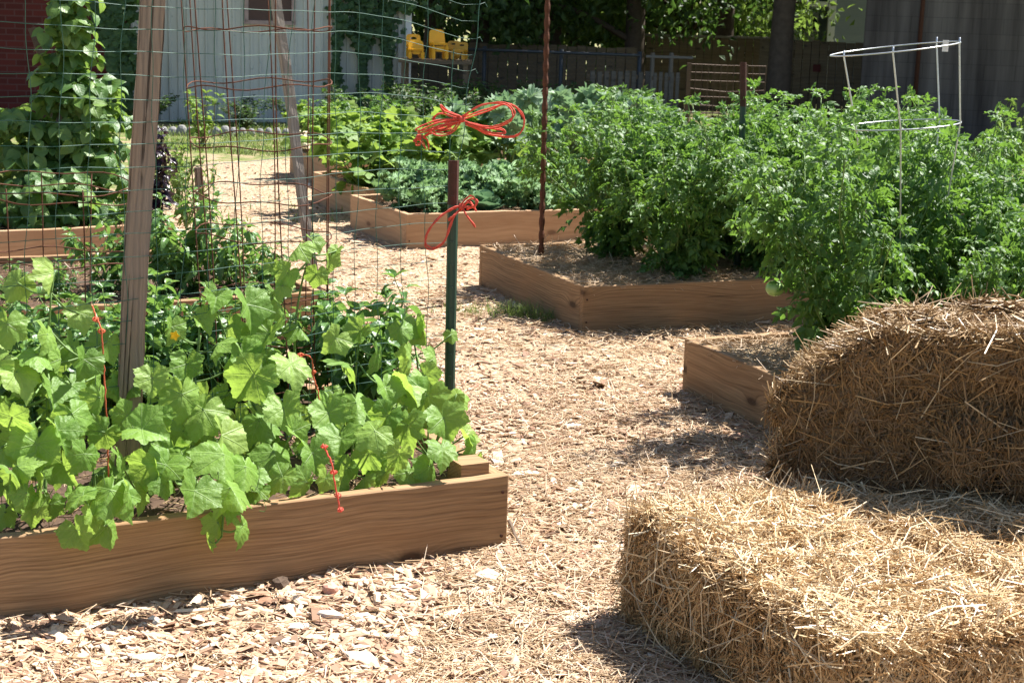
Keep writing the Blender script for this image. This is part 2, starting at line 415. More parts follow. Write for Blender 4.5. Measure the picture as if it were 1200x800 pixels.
def brick_mat():
    k = NT('red_brick'); tc = k.n('ShaderNodeTexCoord'); mp = k.n('ShaderNodeMapping')
    mp.inputs['Rotation'].default_value = (math.radians(90), 0, 0)
    k.l(tc.outputs['Object'], mp.inputs[0])
    b = k.n('ShaderNodeTexBrick'); k.l(mp.outputs[0], b.inputs['Vector'])
    b.inputs['Color1'].default_value = (.11,.024,.022,1); b.inputs['Color2'].default_value = (.065,.016,.016,1); b.inputs['Mortar'].default_value = (.10,.05,.048,1)
    b.inputs['Scale'].default_value = 1.0; b.inputs['Brick Width'].default_value = .215; b.inputs['Row Height'].default_value = .075; b.inputs['Mortar Size'].default_value = .008
    ns = k.noise(k.obj(), 5, 4)
    col = k.mix(k.math('MULTIPLY', ns, .5), b.outputs['Color'], (.07,.025,.022))
    return k.done(k.principled(col, .9, k.bump(b.outputs['Fac'], -.4, .01), .1))
M['brick'] = brick_mat()

def block_mat():
    k = NT('stained_block'); tc = k.n('ShaderNodeTexCoord'); mp = k.n('ShaderNodeMapping')
    mp.inputs['Rotation'].default_value = (math.radians(90), 0, 0)
    k.l(tc.outputs['Object'], mp.inputs[0])
    b = k.n('ShaderNodeTexBrick'); k.l(mp.outputs[0], b.inputs['Vector'])
    b.inputs['Color1'].default_value = (.115,.105,.10,1); b.inputs['Color2'].default_value = (.10,.092,.09,1); b.inputs['Mortar'].default_value = (.085,.078,.076,1)
    b.inputs['Scale'].default_value = 1.0; b.inputs['Brick Width'].default_value = .4; b.inputs['Row Height'].default_value = .2; b.inputs['Mortar Size'].default_value = .006
    st = k.noise(k.obj((1.6, 1, .10)), 1.0, 5, .65); st2 = k.noise(k.obj((9, 1, .5)), 1.0, 5, .65)
    f = k.ramp(k.math('ADD', k.math('MULTIPLY', st, .7), k.math('MULTIPLY', st2, .3)), [(.35, (.25,.22,.22)), (.65, (1.5,1.45,1.4))])
    col = k.mix(1.0, b.outputs['Color'], f, 'MULTIPLY')
    return k.done(k.principled(col, .95, k.bump(b.outputs['Fac'], -.3, .01), .1))
M['block'] = block_mat()

def metal_wall():
    k = NT('ribbed_painted_metal'); st = k.noise(k.obj((3, 1, .5)), 1.0, 5, .65); n2 = k.noise(k.obj(), 14, 4, .6)
    col = k.mix(k.ramp(st, [(.35, (0,0,0)), (.75, (1,1,1))]), (.56,.57,.53), (.42,.44,.41))
    col = k.mix(k.ramp(n2, [(.62, (0,0,0)), (.78, (1,1,1))]), col, (.24,.25,.22))
    return k.done(k.principled(col, .65, k.bump(n2, .15, .01), .25))
M['shed'] = metal_wall()
def siding(name, c):
    k = NT(name); tc = k.n('ShaderNodeTexCoord'); sp = k.n('ShaderNodeSeparateXYZ'); k.l(tc.outputs['Object'], sp.inputs[0])
    fr = k.math('FRACT', k.math('MULTIPLY', sp.outputs[2], 8.0))
    return k.done(k.principled(c, .6, k.bump(fr, .8, .03), .3))
M['bluesiding'] = siding('blue_grey_siding', (.22,.26,.31))
M['whitesiding'] = siding('white_siding', (.62,.62,.62))

# ------------------------------------------------------------------ world & sun
SUN = np.array([.78, .62, 0.0]); SUN /= np.linalg.norm(SUN); EL = math.radians(58)
sdir = np.array([SUN[0]*math.cos(EL), SUN[1]*math.cos(EL), math.sin(EL)])
w = bpy.data.worlds.new("World"); scene.world = w; w.use_nodes = True
nt = w.node_tree; bg = nt.nodes['Background']
sky = nt.nodes.new('ShaderNodeTexSky'); sky.sky_type = 'NISHITA'; sky.sun_disc = False
sky.sun_elevation = EL; sky.sun_rotation = math.atan2(SUN[0], SUN[1])
sky.air_density = 1.0; sky.dust_density = 1.0
nt.links.new(sky.outputs[0], bg.inputs[0]); bg.inputs[1].default_value = .063
sl = bpy.data.lights.new('Sun', 'SUN'); sl.energy = 5.0; sl.angle = math.radians(.53); sl.color = (1, .965, .915)
so = bpy.data.objects.new('Sun', sl); COL.objects.link(so)
so.rotation_euler = Vector(sdir).to_track_quat('Z', 'Y').to_euler(); so.location = (4, 3, 8)
scene.view_settings.view_transform = 'Standard'; scene.view_settings.look = 'None'
scene.view_settings.gamma = 1; scene.view_settings.use_curve_mapping = False
scene.view_settings.exposure = 1.52

# ------------------------------------------------------------------ leaf templates
def palmate(lobes, nr=6, na=44, serr=.03, curl=.25, pucker=.05, seed=0, cup=0.0):
    """lobes: list of (deg, length) symmetric; +Y tip, petiole joins at origin"""
    rg = np.random.default_rng(abs(int(seed)))
    vang = [math.radians(a) for a, l, isv in lobes if isv]
    angs = []; lens = []
    for a, l, isv in lobes:
        angs.append(a); lens.append(l)
        if a not in (0, 180): angs.append(-a); lens.append(l)
    o = np.argsort(angs); angs = np.array(angs)[o]; lens = np.array(lens)[o]
    th = (np.arange(na)+.5)/na*360-180
    r = np.interp(th, angs, lens, period=360)
    r = r*(1+serr*np.where(np.arange(na) % 2 == 0, 1, -1)+rg.normal(0, .02, na))
    veins = sorted(set([v for v in vang]+[-v for v in vang]))
    V = [[0, 0, 0]]; L = [[0, 0, 0]]
    wob = rg.random(4)*6
    for i in range(1, nr+1):
        t = i/nr
        for j in range(na):
            a = math.radians(th[j]); rr = r[j]*t
            x, y = rr*math.sin(a), rr*math.cos(a)
            d = min((abs(math.atan2(math.sin(a-v), math.cos(a-v))), v) for v in veins)
            u = rr*math.cos(d[0]); vv = rr*abs(math.sin(d[0])) if d[0] < 1.57 else rr
            z = pucker*min(vv*3, .6)*1.0
            z += .02*math.sin(9*x+wob[0])*math.cos(8*y+wob[1])*t
            z += .035*t*t*math.sin(3*a+wob[2])+.022*t**3*math.sin(11*a+wob[3])
            z -= curl*(t*r[j])**2*(.6+.4*max(math.cos(a), 0)); z += cup*abs(x)
            V.append([x, y, z]); L.append([u, vv, t])
    T = [[0, 1+j, 1+(j+1) % na] for j in range(na)]; Q = []
    for i in range(nr-1):
        for j in range(na):
            j2 = (j+1) % na; a = 1+i*na; b = a+na
            Q.append([a+j, b+j, b+j2, a+j2])
    return np.array(V), np.array(Q), np.array(T), np.array(L)

def ovate(n=5, width=.5, fold=.25, droop=.3, tipp=1.3, wav=.04, seed=0, basew=.35):
    rg = np.random.default_rng(abs(int(seed))); V = []; L = []; Q = []
    for i in range(n+1):
        t = i/n; wd = width*.5*(math.sin(math.pi*min(t**(.75), 1))**(1/1.3) if 0 < t < 1 else 0.02)
        z0 = -droop*t*t
        for sx in (-1, -.5, 0, .5, 1):
            V.append([sx*wd, t, z0+abs(sx)*wd*fold*2+wav*math.sin(7*t+sx*3+seed)*abs(sx)])
            L.append([t, abs(sx)*wd, t])
    for i in range(n):
        for j in range(4):
            a = i*5+j; Q.append([a, a+1, a+6, a+5])
    return np.array(V), np.array(Q), np.zeros((0, 3), int), np.array(L)

def leaflet(width=.55, n=3, seed=0):
    rg = np.random.default_rng(abs(int(seed))); V = []; L = []; Q = []
    ws = [.05, 1.0, .85, .5, .02] if n == 4 else [.05, 1.0, .7, .02]
    for i, t in enumerate(np.linspace(0, 1, len(ws))):
        wd = width*.5*ws[i]*(1+rg.normal(0, .12))
        for sx in (-1, 0, 1):
            V.append([sx*wd, t+(-.06 if sx == 0 else .03), .35*abs(sx)*wd-.25*t*t+rg.normal(0, .02)]); L.append([t, abs(sx)*wd, t])
    for i in range(len(ws)-1):
        for j in range(2):
            a = i*3+j; Q.append([a, a+1, a+4, a+3])
    return np.array(V), np.array(Q), np.zeros((0, 3), int), np.array(L)

def merge_t(parts):
    V = []; Q = []; T = []; L = []; n = 0
    for v, q, t, l in parts:
        V.append(v); Q.append(q+n if len(q) else np.zeros((0, 4), int)); T.append(t+n if len(t) else np.zeros((0, 3), int)); L.append(l); n += len(v)
    return np.concatenate(V), np.concatenate(Q), np.concatenate(T), np.concatenate(L)

def xf(t, R, T):
    v, q, tr, l = t; return v@np.asarray(R).T+np.asarray(T), q, tr, l

def compound(seed=0, pairs=3, droop=.45, lw=.6, ll=.34):
    """tomato-like compound leaf of length 1 along +Y"""
    rg = np.random.default_rng(abs(int(seed))); parts = []
    def cp(t): return np.array([.05*math.sin(3*t+seed), t*(1-.12*t), .15*t-droop*t*t])
    rows = []
    for i in range(6):
        p = cp(i/5*.85); rows += [p+[-.008, 0, 0], p+[.008, 0, .004]]
    q = [[2*i, 2*i+1, 2*i+3, 2*i+2] for i in range(5)]
    parts.append((np.array(rows), np.array(q), np.zeros((0, 3), int), np.tile([.5, .5, .5], (12, 1))))
    def put(t, side, size):
        a = side*(1.05+rg.normal(0, .15)); d = np.array([math.sin(a), math.cos(a), -.15+rg.normal(0, .2)-.5*t])
        n = np.array([rg.normal(0, .35)-side*.2, rg.normal(0, .3), 1.0])
        R = frames(np.array([d]), np.array([n]), [size])[0]
        parts.append(xf(leaflet(lw, 4, seed*31+int(t*50)+side+1), R, cp(t)))
    for k in range(pairs):
        t = .28+.5*k/(pairs-1 if pairs > 1 else 1)
        for sd in (-1, 1): put(t+rg.normal(0, .02), sd, ll*(1.05-.2*abs(k-1)/1)*(1+rg.normal(0, .1)))
        if k < pairs-1:
            for sd in (-1, 1): put(t+.12, sd, ll*.4)
    put(.82, 0, ll*1.15)
    return merge_t(parts)

def trifoliate(seed=0):
    rg = np.random.default_rng(abs(int(seed))); parts = []
    for a, off in ((0, .35), (1.35, .18), (-1.35, .18)):
        d = np.array([math.sin(a), math.cos(a), -.35+rg.normal(0, .15)]); n = np.array([rg.normal(0, .2)+math.sin(a)*.3, .1, 1])
        parts.append(xf(ovate(4, .85, .12, .25, seed=seed+int(a*3)), frames(np.array([d]), np.array([n]), [.62])[0], [0, off, 0]))
    return merge_t(parts)

def kale_leaf(seed=0, nu=10, nv=13):
    rg = np.random.default_rng(abs(int(seed))); V = []; Q = []; L = []; ph = rg.random(3)*6
    for i in range(nu):
        t = i/(nu-1); wd = .30*math.sin(math.pi*min(.12+t*.86, 1))**.6
        for j in range(nv):
            e = (j/(nv-1)*2-1); ae = abs(e)
            ruf = .17*ae**2*math.sin(34*t+(9 if e > 0 else 4)+ph[0]+ae*3)*(1 if i else .2)
            V.append([e*wd*(1+.10*math.sin(31*t+ph[1])*ae), .25+.75*t+.05*ae*math.sin(19*t+ph[2]), .35*t-.5*t*t+ruf+.12*ae*wd+rg.normal(0, .012)*ae])
            L.append([t, ae*wd, t])
    for i in range(nu-1):
        for j in range(nv-1):
            a = i*nv+j; Q.append([a, a+1, a+nv+1, a+nv])
    return np.array(V), np.array(Q), np.zeros((0, 3), int), np.array(L)

CUC = [palmate([(0, 1.05, 1), (10, .92, 0), (30, .76, 0), (46, .84, 0), (56, .96, 1), (64, .86, 0), (84, .71, 0), (102, .78, 0), (112, .88, 1), (120, .78, 0), (142, .68, 0), (160, .70, 0), (172, .42, 0), (180, .10, 0)], 8, 60, .026, [.10, .24, .36, .18, .30][i], .05, i+40, [.45, -.25, .2, -.5, .6][i]) for i in range(5)]
SQ = [palmate([(0, 1.0, 1), (30, .66, 0), (58, .95, 1), (88, .62, 0), (115, .82, 1), (145, .55, 0), (165, .5, 0), (180, .1, 0)], 5, 40, .035, .12+.1*i, .05, i+9, .15) for i in range(3)]
ZUC = [palmate([(0, 1.0, 1), (24, .50, 0), (50, .98, 1), (80, .48, 0), (110, .85, 1), (140, .45, 0), (162, .5, 0), (180, .08, 0)], 5, 44, .05, .05+.1*i, .06, i+19, .3) for i in range(3)]
OV = [ovate(5, .5, .22, .3+.15*i, seed=i) for i in range(3)]
IVY = palmate([(0, 1.0, 1), (35, .6, 0), (65, .85, 1), (110, .6, 0), (150, .5, 0), (180, .1, 0)], 1, 14, .0, .1, .02, 5)
TOM = [compound(i, 3, .35+.2*i) for i in range(4)]
TRI = [trifoliate(i) for i in range(3)]
KAL = [kale_leaf(i) for i in range(4)]
BLADE = (np.array([[-.5, 0, 0], [.5, 0, 0], [.35, .6, .0], [-.35, .6, .0], [0, 1.0, -.2]]), np.array([[0, 1, 2, 3]]), np.array([[3, 2, 4]]), np.tile([.3, .4, .3], (5, 1)))

def strand_t(seg=2, bend=.12, seed=0):
    rg = np.random.default_rng(abs(int(seed))); V = []; Q = []
    for i in range(seg+1):
        t = i/seg; c = np.array([bend*math.sin(math.pi*t), t-.5, rg.normal(0, .02)])
        for k in range(3):
            a = k*2*math.pi/3; V.append(c+np.array([math.cos(a), 0, math.sin(a)*.8])*1.0*np.array([.001, 0, .001])+0)
    V = np.array(V)
    return V, seg
def straw_templates():
    out = []
    for s in range(4):
        rg = np.random.default_rng(s); seg = 2; V = []; Q = []
        bend = [0.0, .06, -.1, .14][s]
        for i in range(seg+1):
            t = i/seg
            cx = bend*math.sin(math.pi*t); wd = .5*(1-.25*t)
            for k in range(3):
                a = k*2*math.pi/3+.5
                V.append([cx, t-.5, 0, math.cos(a)*wd, math.sin(a)*wd*.8])
        for i in range(seg):
            for k in range(3):
                k2 = (k+1) % 3; Q.append([i*3+k, i*3+k2, i*3+3+k2, i*3+3+k])
        out.append((np.array(V), np.array(Q)))
    return out
STW = straw_templates()

def straws(mb, P, D, N, length, width, rnd=None):
    """P centres, D directions, N normals, arrays"""
    k = len(P); which = rng.integers(0, 4, k)
    if rnd is None: rnd = rng.random(k)
    for s in range(4):
        i = which == s
        if not i.any(): continue
        V, Q = STW[s]; m = len(V)
        R = frames(D[i], N[i], np.ones(i.sum()))
        lx, ly, lz = R[:, :, 0], R[:, :, 1], R[:, :, 2]
        Ln = length[i][:, None, None]; Wd = width[i][:, None, None]
        pts = P[i][:, None, :]+lx[:, None, :]*(V[None, :, 0:1]*Ln+V[None, :, 3:4]*Wd)+ly[:, None, :]*(V[None, :, 1:2]*Ln)+lz[:, None, :]*(V[None, :, 4:5]*Wd)
        off = (np.arange(i.sum())*m)[:, None, None]
        mb.add(pts.reshape(-1, 3), (Q[None]+off).reshape(-1, 4), None, np.repeat(rnd[i], m))

# ------------------------------------------------------------------ ground
def sheet(name, x0, x1, y0, y1, step, zf, mat, mask=None):
    xs = np.arange(x0, x1+1e-6, step); ys = np.arange(y0, y1+1e-6, step)
    XX, YY = np.meshgrid(xs, ys); P = np.stack([XX.ravel(), YY.ravel(), np.zeros(XX.size)], 1)
    P[:, 2] = zf(P); nx = len(xs)
    i, j = np.meshgrid(np.arange(len(ys)-1), np.arange(nx-1), indexing='ij')
    a = (i*nx+j).ravel(); Q = np.stack([a, a+1, a+nx+1, a+nx], 1)
    if mask is not None:
        cen = P[Q].mean(1); Q = Q[mask(cen)]
    mb = MB(); mb.add(P, Q); o = mb.build(name, mat, smooth=True); return tag(o, kind='structure')
gz = MB(); S_ = 150
gz.add([[-S_, -20, -.012], [S_, -20, -.012], [S_, 280, -.012], [-S_, 280, -.012]], [[0, 1, 2, 3]])
tag(gz.build('ground', M['lawn']), kind='structure')

def pathz(P):
    n = vnoise(np.c_[P[:, :2], np.zeros(len(P))], 2.2)*.028+vnoise(np.c_[P[:, :2], np.ones(len(P))], 9)*.010
    return n-.014
def path_mask(c_):
    x, y = c_[:, 0], c_[:, 1]
    edge = 14.2+1.6*(vnoise(np.c_[x, y, x*0], .8)-.5)*2+np.where(x < -1.2, 2.2*np.exp(-((x+2.3)/.9)**2), 0)
    edge = np.where(x > 3.2, 10.5+1.4*(vnoise(np.c_[x, y, x*0+5], .7)-.5)*2, edge)
    left = np.where(x < -3.0, 10.5+1.2*(vnoise(np.c_[x, y, x*0+9], .7)), 99)
    return (y < np.minimum(edge, left))
sheet('path', -7, 7, .6, 18, .05, lambda P: pathz(P)+.004, M['path'], path_mask)

# path chips / straw: uncountable litter
def visible_ground(n, y0, y1, xm=1.0):
    # uniform density per picture area-ish: sample Y with 1/Y^2 falloff blend
    u = rng.random(n); Y = 1/(1/y0+(1/y1-1/y0)*u)
    x = (rng.random(n)*2-1)*.36*Y*xm
    return np.stack([x, Y, np.zeros(n)], 1)

def chip_t(seed):
    rg = np.random.default_rng(abs(int(seed)))
    V = np.array([[-.5,-.5,0],[.5,-.5,0],[.5,.5,0],[-.5,.5,0],[-.4,-.42,1],[.42,-.4,1],[.38,.42,1],[-.42,.4,1]], float)
    V[:, 1] += rg.normal(0, .12, 8); V[:, 0] += rg.normal(0, .14, 8)
    Q = np.array([[0,3,2,1],[4,5,6,7],[0,1,5,4],[1,2,6,5],[2,3,7,6],[3,0,4,7]])
    return V, Q
beds_footprints = []   # filled below before scattering
def in_beds(P):
    m = np.zeros(len(P), bool)
    for (o, ux, uy, L, W) in beds_footprints:
        d = P[:, :2]-o[:2]; a = d@ux; b = d@uy
        m |= (a > 0) & (a < L) & (b > 0) & (b < W)
    return m

# ------------------------------------------------------------------ raised beds
def board(name, L, H, T, parent, loc, rz, mat, zc):
    bm = bmesh.new(); bmesh.ops.create_cube(bm, size=1)
    for v in bm.verts: v.co = Vector((v.co.x*L, v.co.y*T, v.co.z*H))
    bmesh.ops.subdivide_edges(bm, edges=[e for e in bm.edges if abs(e.verts[0].co.x-e.verts[1].co.x) > .1], cuts=24)
    bmesh.ops.bevel(bm, geom=[e for e in bm.edges if e.is_manifold and e.calc_face_angle(0) > 1], offset=.003, segments=1, affect='EDGES')
    ph = random.random()*9
    for v in bm.verts:
        v.co.z += (.0022*math.sin(v.co.x*7+ph)+.0012*math.sin(v.co.x*31+ph*2))*(1 if v.co.z > 0 else 0)
        v.co.y += .0025*math.sin(v.co.x*3.1+ph)
    me = bpy.data.meshes.new(name); bm.to_mesh(me); bm.free(); me.materials.append(mat)
    o = bpy.data.objects.new(name, me); COL.objects.link(o); o.parent = parent
    o.location = (loc[0], loc[1], zc); o.rotation_euler = (0, 0, rz); return o

BH = .235; BT = .038
def raised_bed(corner, yaw, L, W, label, fill='soil', mat='board', h=BH, zsoil=.19, post=False):
    """corner = front-left outer corner at the ground; length along yaw; depth to the left-normal"""
    t = thing('raised_bed', label, 'raised bed', (corner[0], corner[1], 0), yaw, 'timber raised beds along the mulch path')
    zc = h/2-.02
    H = h+.04
    board('board', L-.004, H, BT, t, (L/2, BT/2, 0), 0, M[mat], zc)
    board('board', L-.004, H, BT, t, (L/2, W-BT/2, 0), 0, M[mat], zc)
    # end boards butt between... or lap
    board('board', W-2*BT-.004, H, BT, t, (BT/2, W/2, 0), math.pi/2, M[mat], zc-.001)
    board('board', W-2*BT-.004, H, BT, t, (L-BT/2, W/2, 0), math.pi/2, M[mat], zc-.002)
    for (sx, sy, sz) in ((L-.022, -.0006, .05), (L-.022, -.0006, .18), (.022, -.0006, .06), (.022, -.0006, .17)):
        mb = MB(); an = np.linspace(0, 2*math.pi, 9)[:-1]; mb.tube([[sx, sy-.0022, sz], [sx, sy+.002, sz]], .0045, 8); mb.build('screw', M['rustpost'], t)
    if post:
        mb = MB(); mb.box((0, 0, 0), (.088, .088, .25)); o = mb.build('corner_post', M['board'], t); o.location = (L-BT-.052, BT+.048, .135)
        mb = MB(); mb.box((0, 0, 0), (.085, .085, .2)); o = mb.build('corner_post', M['board'], t); o.location = (L-BT-.052, W-BT-.05, .115)
    xs = np.linspace(BT+.001, L-BT-.001, int(L/.04)); ys = np.linspace(BT+.001, W-BT-.001, int(W/.04))
    XX, YY = np.meshgrid(xs, ys); P = np.stack([XX.ravel(), YY.ravel(), XX.ravel()*0], 1)
    P[:, 2] = zsoil+.03*(vnoise(P+[corner[0], corner[1], 0], 5)-.5)+.02*(vnoise(P+[corner[0], 0, 0], 16)-.5)
    nx = len(xs); i, j = np.meshgrid(np.arange(len(ys)-1), np.arange(nx-1), indexing='ij'); a = (i*nx+j).ravel()
    mb = MB(); mb.add(P, np.stack([a, a+1, a+nx+1, a+nx], 1))
    mb.build('soil' if fill == 'soil' else 'straw_mulch_base', M['soil'] if fill == 'soil' else M['mulchcore'], t, smooth=True)
    if fill == 'straw':
        n = int(L*W*2600)
        P = np.stack([rng.random(n)*(L-.06)+.03, rng.random(n)*(W-.06)+.03, np.zeros(n)], 1)
        P[:, 2] = zsoil+.02+rng.random(n)*.035
        D = rdir(n); D[:, 2] *= .22; N = rdir(n)*.3+[0, 0, 1]
        s = MB(); straws(s, P, D, N, rng.uniform(.04, .17, n), rng.uniform(.0016, .004, n)); s.build('straw_mulch', M['pathstraw'], t)
    else:
        n = int(L*W*900)
        P = np.stack([rng.random(n)*(L-.1)+.05, rng.random(n)*(W-.1)+.05, np.full(n, zsoil+.012)], 1)
        D = rdir(n); D[:, 2] *= .2; N = rdir(n)*.3+[0, 0, 1]
        s = MB(); straws(s, P, D, N, rng.uniform(.02, .09, n), rng.uniform(.0015, .004, n)); s.build('straw_mulch', M['strawgrey'], t)
    ux = np.array([math.cos(yaw), math.sin(yaw)]); uy = np.array([-math.sin(yaw), math.cos(yaw)])
    beds_footprints.append((np.array(corner[:2], float), ux, uy, L, W))
    return t, ux, uy

def bed_pt(corner, ux, uy, a, b, z=.19):
    p = np.array(corner[:2])+ux*a+uy*b; return np.array([p[0], p[1], z])

yaw1 = math.radians(28.3); u1 = np.array([math.cos(yaw1), math.sin(yaw1)])
cR = np.array([.006, 4.345]); L1 = 2.44; c1 = cR-u1*L1
B1 = (c1, *raised_bed(c1, yaw1, L1, 1.22, 'near raised bed of brown planks full of broad cucumber leaves', h=.228, post=True)[1:])
yaw2 = math.radians(22.4); c2 = np.array([.335, 7.513])
B2 = (c2, *raised_bed(c2, yaw2, 2.44, 1.40, 'timber bed of straw mulch with the tall rusty rod at its edge', 'straw')[1:])
yaw3 = math.radians(25.4); c3 = np.array([-.696, 10.05])
B3 = (c3, *raised_bed(c3, yaw3, 2.44, 1.08, 'pale timber bed planted with curly blue-green kale', 'soil', 'board_far')[1:])
yaw4 = math.radians(22.4); u4 = np.array([math.cos(yaw4), math.sin(yaw4)]); v4 = np.array([-u4[1], u4[0]])
c4 = np.array([.703, 6.36])-v4*1.22
B4 = (c4, *raised_bed(c4, yaw4, 2.44, 1.22, 'brown timber bed right behind the straw bales', 'straw')[1:])
c5 = G(366, 236)[:2]+1.22*np.array([.43, -.90]); yaw5 = math.radians(25.5)
B5 = (c5, *raised_bed(c5, yaw5, 2.44, 1.22, 'timber bed of sprawling squash directly behind the kale bed', 'soil', 'board_far')[1:])
yaw6 = math.radians(31); u6 = np.array([math.cos(yaw6), math.sin(yaw6)]); e6 = G(205, 262, .235)[:2]; c6 = e6-u6*2.44
B6 = (c6, *raised_bed(c6, yaw6, 2.44, 1.22, 'far left timber bed under the climbing beans', 'soil', 'board_far')[1:])
yaw7 = math.radians(29); u7 = np.array([math.cos(yaw7), math.sin(yaw7)]); v7 = np.array([-u7[1], u7[0]])
c7 = np.array([-1.564, 8.436])-v7*1.45-u7*2.44
B7 = (c7, *raised_bed(c7, yaw7, 2.44, 1.45, 'low timber bed between the cucumbers and the beans, with leafy pepper bushes', 'soil', 'board')[1:])
c8 = np.array([-1.55, 13.35])
B8 = (c8, *raised_bed(c8, yaw3, 3.6, 1.22, 'rear timber bed behind the squash, hidden under greenery', 'soil', 'board_far')[1:])
c9 = np.array([2.75, 10.3])
B9 = (c9, *raised_bed(c9, yaw2, 2.44, 1.22, 'right rear bed near the lawn with low green rows', 'soil', 'board_far')[1:])
c10 = np.array([1.75, 12.2])
B10 = (c10, *raised_bed(c10, yaw2, 2.44, 1.22, 'rear bed between the tall tomatoes and the dark fence', 'soil', 'board_far')[1:])

def BP(B, a, b, z=.19): return bed_pt(B[0], B[1], B[2], a, b, z)

# chips and straw on the path
def litter():
    mb = MB()
    for (n, y0, y1, smin, smax, xm) in ((26000, 3.0, 6.5, .007, .028, 1.0), (15000, 5.5, 16, .010, .032, 1.0)):
        P = visible_ground(n, y0, y1, xm)
        # chips thin out to the right where straw takes over
        keep = ~in_beds(P) & path_mask(P)
        P = P[keep]; k = len(P)
        P[:, 2] = pathz(P)+.004+rng.random(k)*.008
        ln = rng.gamma(2.0, .0105, k)+smin; ln = np.minimum(ln, .11); wd = ln*rng.uniform(.16, .5, k); th = rng.uniform(.002, .006, k)
        ang = rng.random(k)*6.283; tilt = rng.normal(0, .22, (k, 2))
        rnd = np.clip(rng.beta(1.5, 1.25, k), 0, 1)
        for s in range(4):
            i = (np.arange(k) % 4) == s; V, Q = chip_t(s); m = len(V); kk = i.sum()
            R = frames(np.stack([np.cos(ang[i]), np.sin(ang[i]), tilt[i, 0]], 1), np.stack([tilt[i, 1], tilt[i, 0]*.2, np.ones(kk)], 1), np.ones(kk))
            R = R*np.stack([wd[i], ln[i], th[i]], 1)[:, None, :]
            pts = np.einsum('kij,mj->kmi', R, V)+P[i][:, None, :]
            off = (np.arange(kk)*m)[:, None, None]
            mb.add(pts.reshape(-1, 3), (Q[None]+off).reshape(-1, 4), None, np.repeat(rnd[i], m))
    tag(mb.build('wood_chips', M['chips']), 'tan and grey wood chips covering the garden path', 'wood chips', kind='stuff')
    mb = MB()
    P = visible_ground(60000, 3.0, 12, 1.0)
    dens = .38+.55/(1+np.exp(-(P[:, 0]-.35)*3.5))+.35*(vnoise(P, 2.5)-.5)
    dens = np.where((P[:, 1] > 5) & (P[:, 1] < 7) & (P[:, 0] > .1), dens+.3, dens)
    dens = np.where((P[:, 0] < -.2) & (P[:, 1] < 4.6), .10, dens)
    keep = (rng.random(len(P)) < dens) & ~in_beds(P) & path_mask(P); P = P[keep]; k = len(P)
    P[:, 2] = pathz(P)+.012+rng.random(k)*.014
    D = rdir(k); D[:, 2] *= .12; N = rdir(k)*.3+[0, 0, 1]
    straws(mb, P, D, N, rng.uniform(.03, .15, k)*np.where(P[:, 1] > 7, 1.4, 1), rng.uniform(.0018, .0042, k)*np.where(P[:, 1] > 7, 1.5, 1))
    tag(mb.build('loose_straw', M['pathstraw']), 'loose pale straw scattered over the path', 'straw', kind='stuff')
litter()

# ------------------------------------------------------------------ distinct bits on the path
def chunk(name, px, py, L, W, H, rz, mat, label, cat, jag=.18, group=None, sub=2):
    p = G(px, py); bm = bmesh.new(); bmesh.ops.create_icosphere(bm, subdivisions=sub, radius=.5)
    rg = random.Random(px)
    for v in bm.verts:
        f = 1+rg.uniform(-jag, jag); v.co = Vector((v.co.x*L*f, v.co.y*W*f, v.co.z*H*f))
    me = bpy.data.meshes.new(name); bm.to_mesh(me); bm.free(); me.materials.append(M[mat])
    o = bpy.data.objects.new(name, me); COL.objects.link(o); o.location = (p[0], p[1], p[2]+.012+H*.3); o.rotation_euler = (0.05, .05, rz)
    return tag(o, label, cat, group)
chunk('wood_splinter', 228, 721, .105, .017, .010, .35, 'palechunk', 'long whitish splinter lying in front of the near bed, left of the bark lump', 'wood chip')
chunk('wood_splinter', 535, 724, .13, .03, .012, .75, 'palechunk', 'broad pale splinter alone on the chips below the near bed corner', 'wood chip')
chunk('pebble', 387, 728, .072, .03, .022, -.15, 'palestone', 'smooth white oval pebble in front of the near bed', 'stone', .05)
chunk('bark_lump', 330, 694, .05, .045, .04, .4, 'cone', 'dark shaggy bark lump at the foot of the near bed', 'bark', .4)
chunk('wood_lump', 387, 699, .045, .04, .035, .2, 'pinkwood', 'round pinkish lump just right of the dark bark', 'wood chip', .15)
chunk('wood_splinter', 182, 776, .11, .04, .012, .3, 'palechunk', 'flat tan wood slab at the bottom left edge of the path', 'wood chip')
chunk('wood_splinter', 578, 752, .03, .022, .010, 1.2, 'palestone', 'small bright white chip low in the middle of the path', 'wood chip', .3)
chunk('wood_splinter', 420, 688, .075, .04, .012, .2, 'palechunk', 'wide pale chip beside the near bed, right of the pink lump', 'wood chip')
def stick(pxs, rad, mat, label):
    P = np.array([G(x, y, .022) for x, y in pxs]); mb = MB()
    P2 = []
    for i in range(len(P)-1):
        for t in (0, .33, .66): P2.append(P[i]*(1-t)+P[i+1]*t+rng.normal(0, .0015, 3))
    P2.append(P[-1]); b = P2[0].copy(); mb.tube(np.array(P2)-b, np.linspace(rad, rad*.6, len(P2)), 7)
    o = mb.build('stick', M[mat], smooth=True, loc=b); tag(o, label, 'stick')
stick([(597, 610), (604, 628), (615, 645)], .006, 'stick', 'short dark stick against the right corner of the near bed')
stick([(716, 537), (760, 543), (815, 548)], .005, 'stick', 'thin brown twig lying across the straw beside the bales')
stick([(1105, 590), (1120, 583), (1135, 578)], .005, 'palechunk', 'bent tan stalk lying in the shade of the upper bale') if False else None

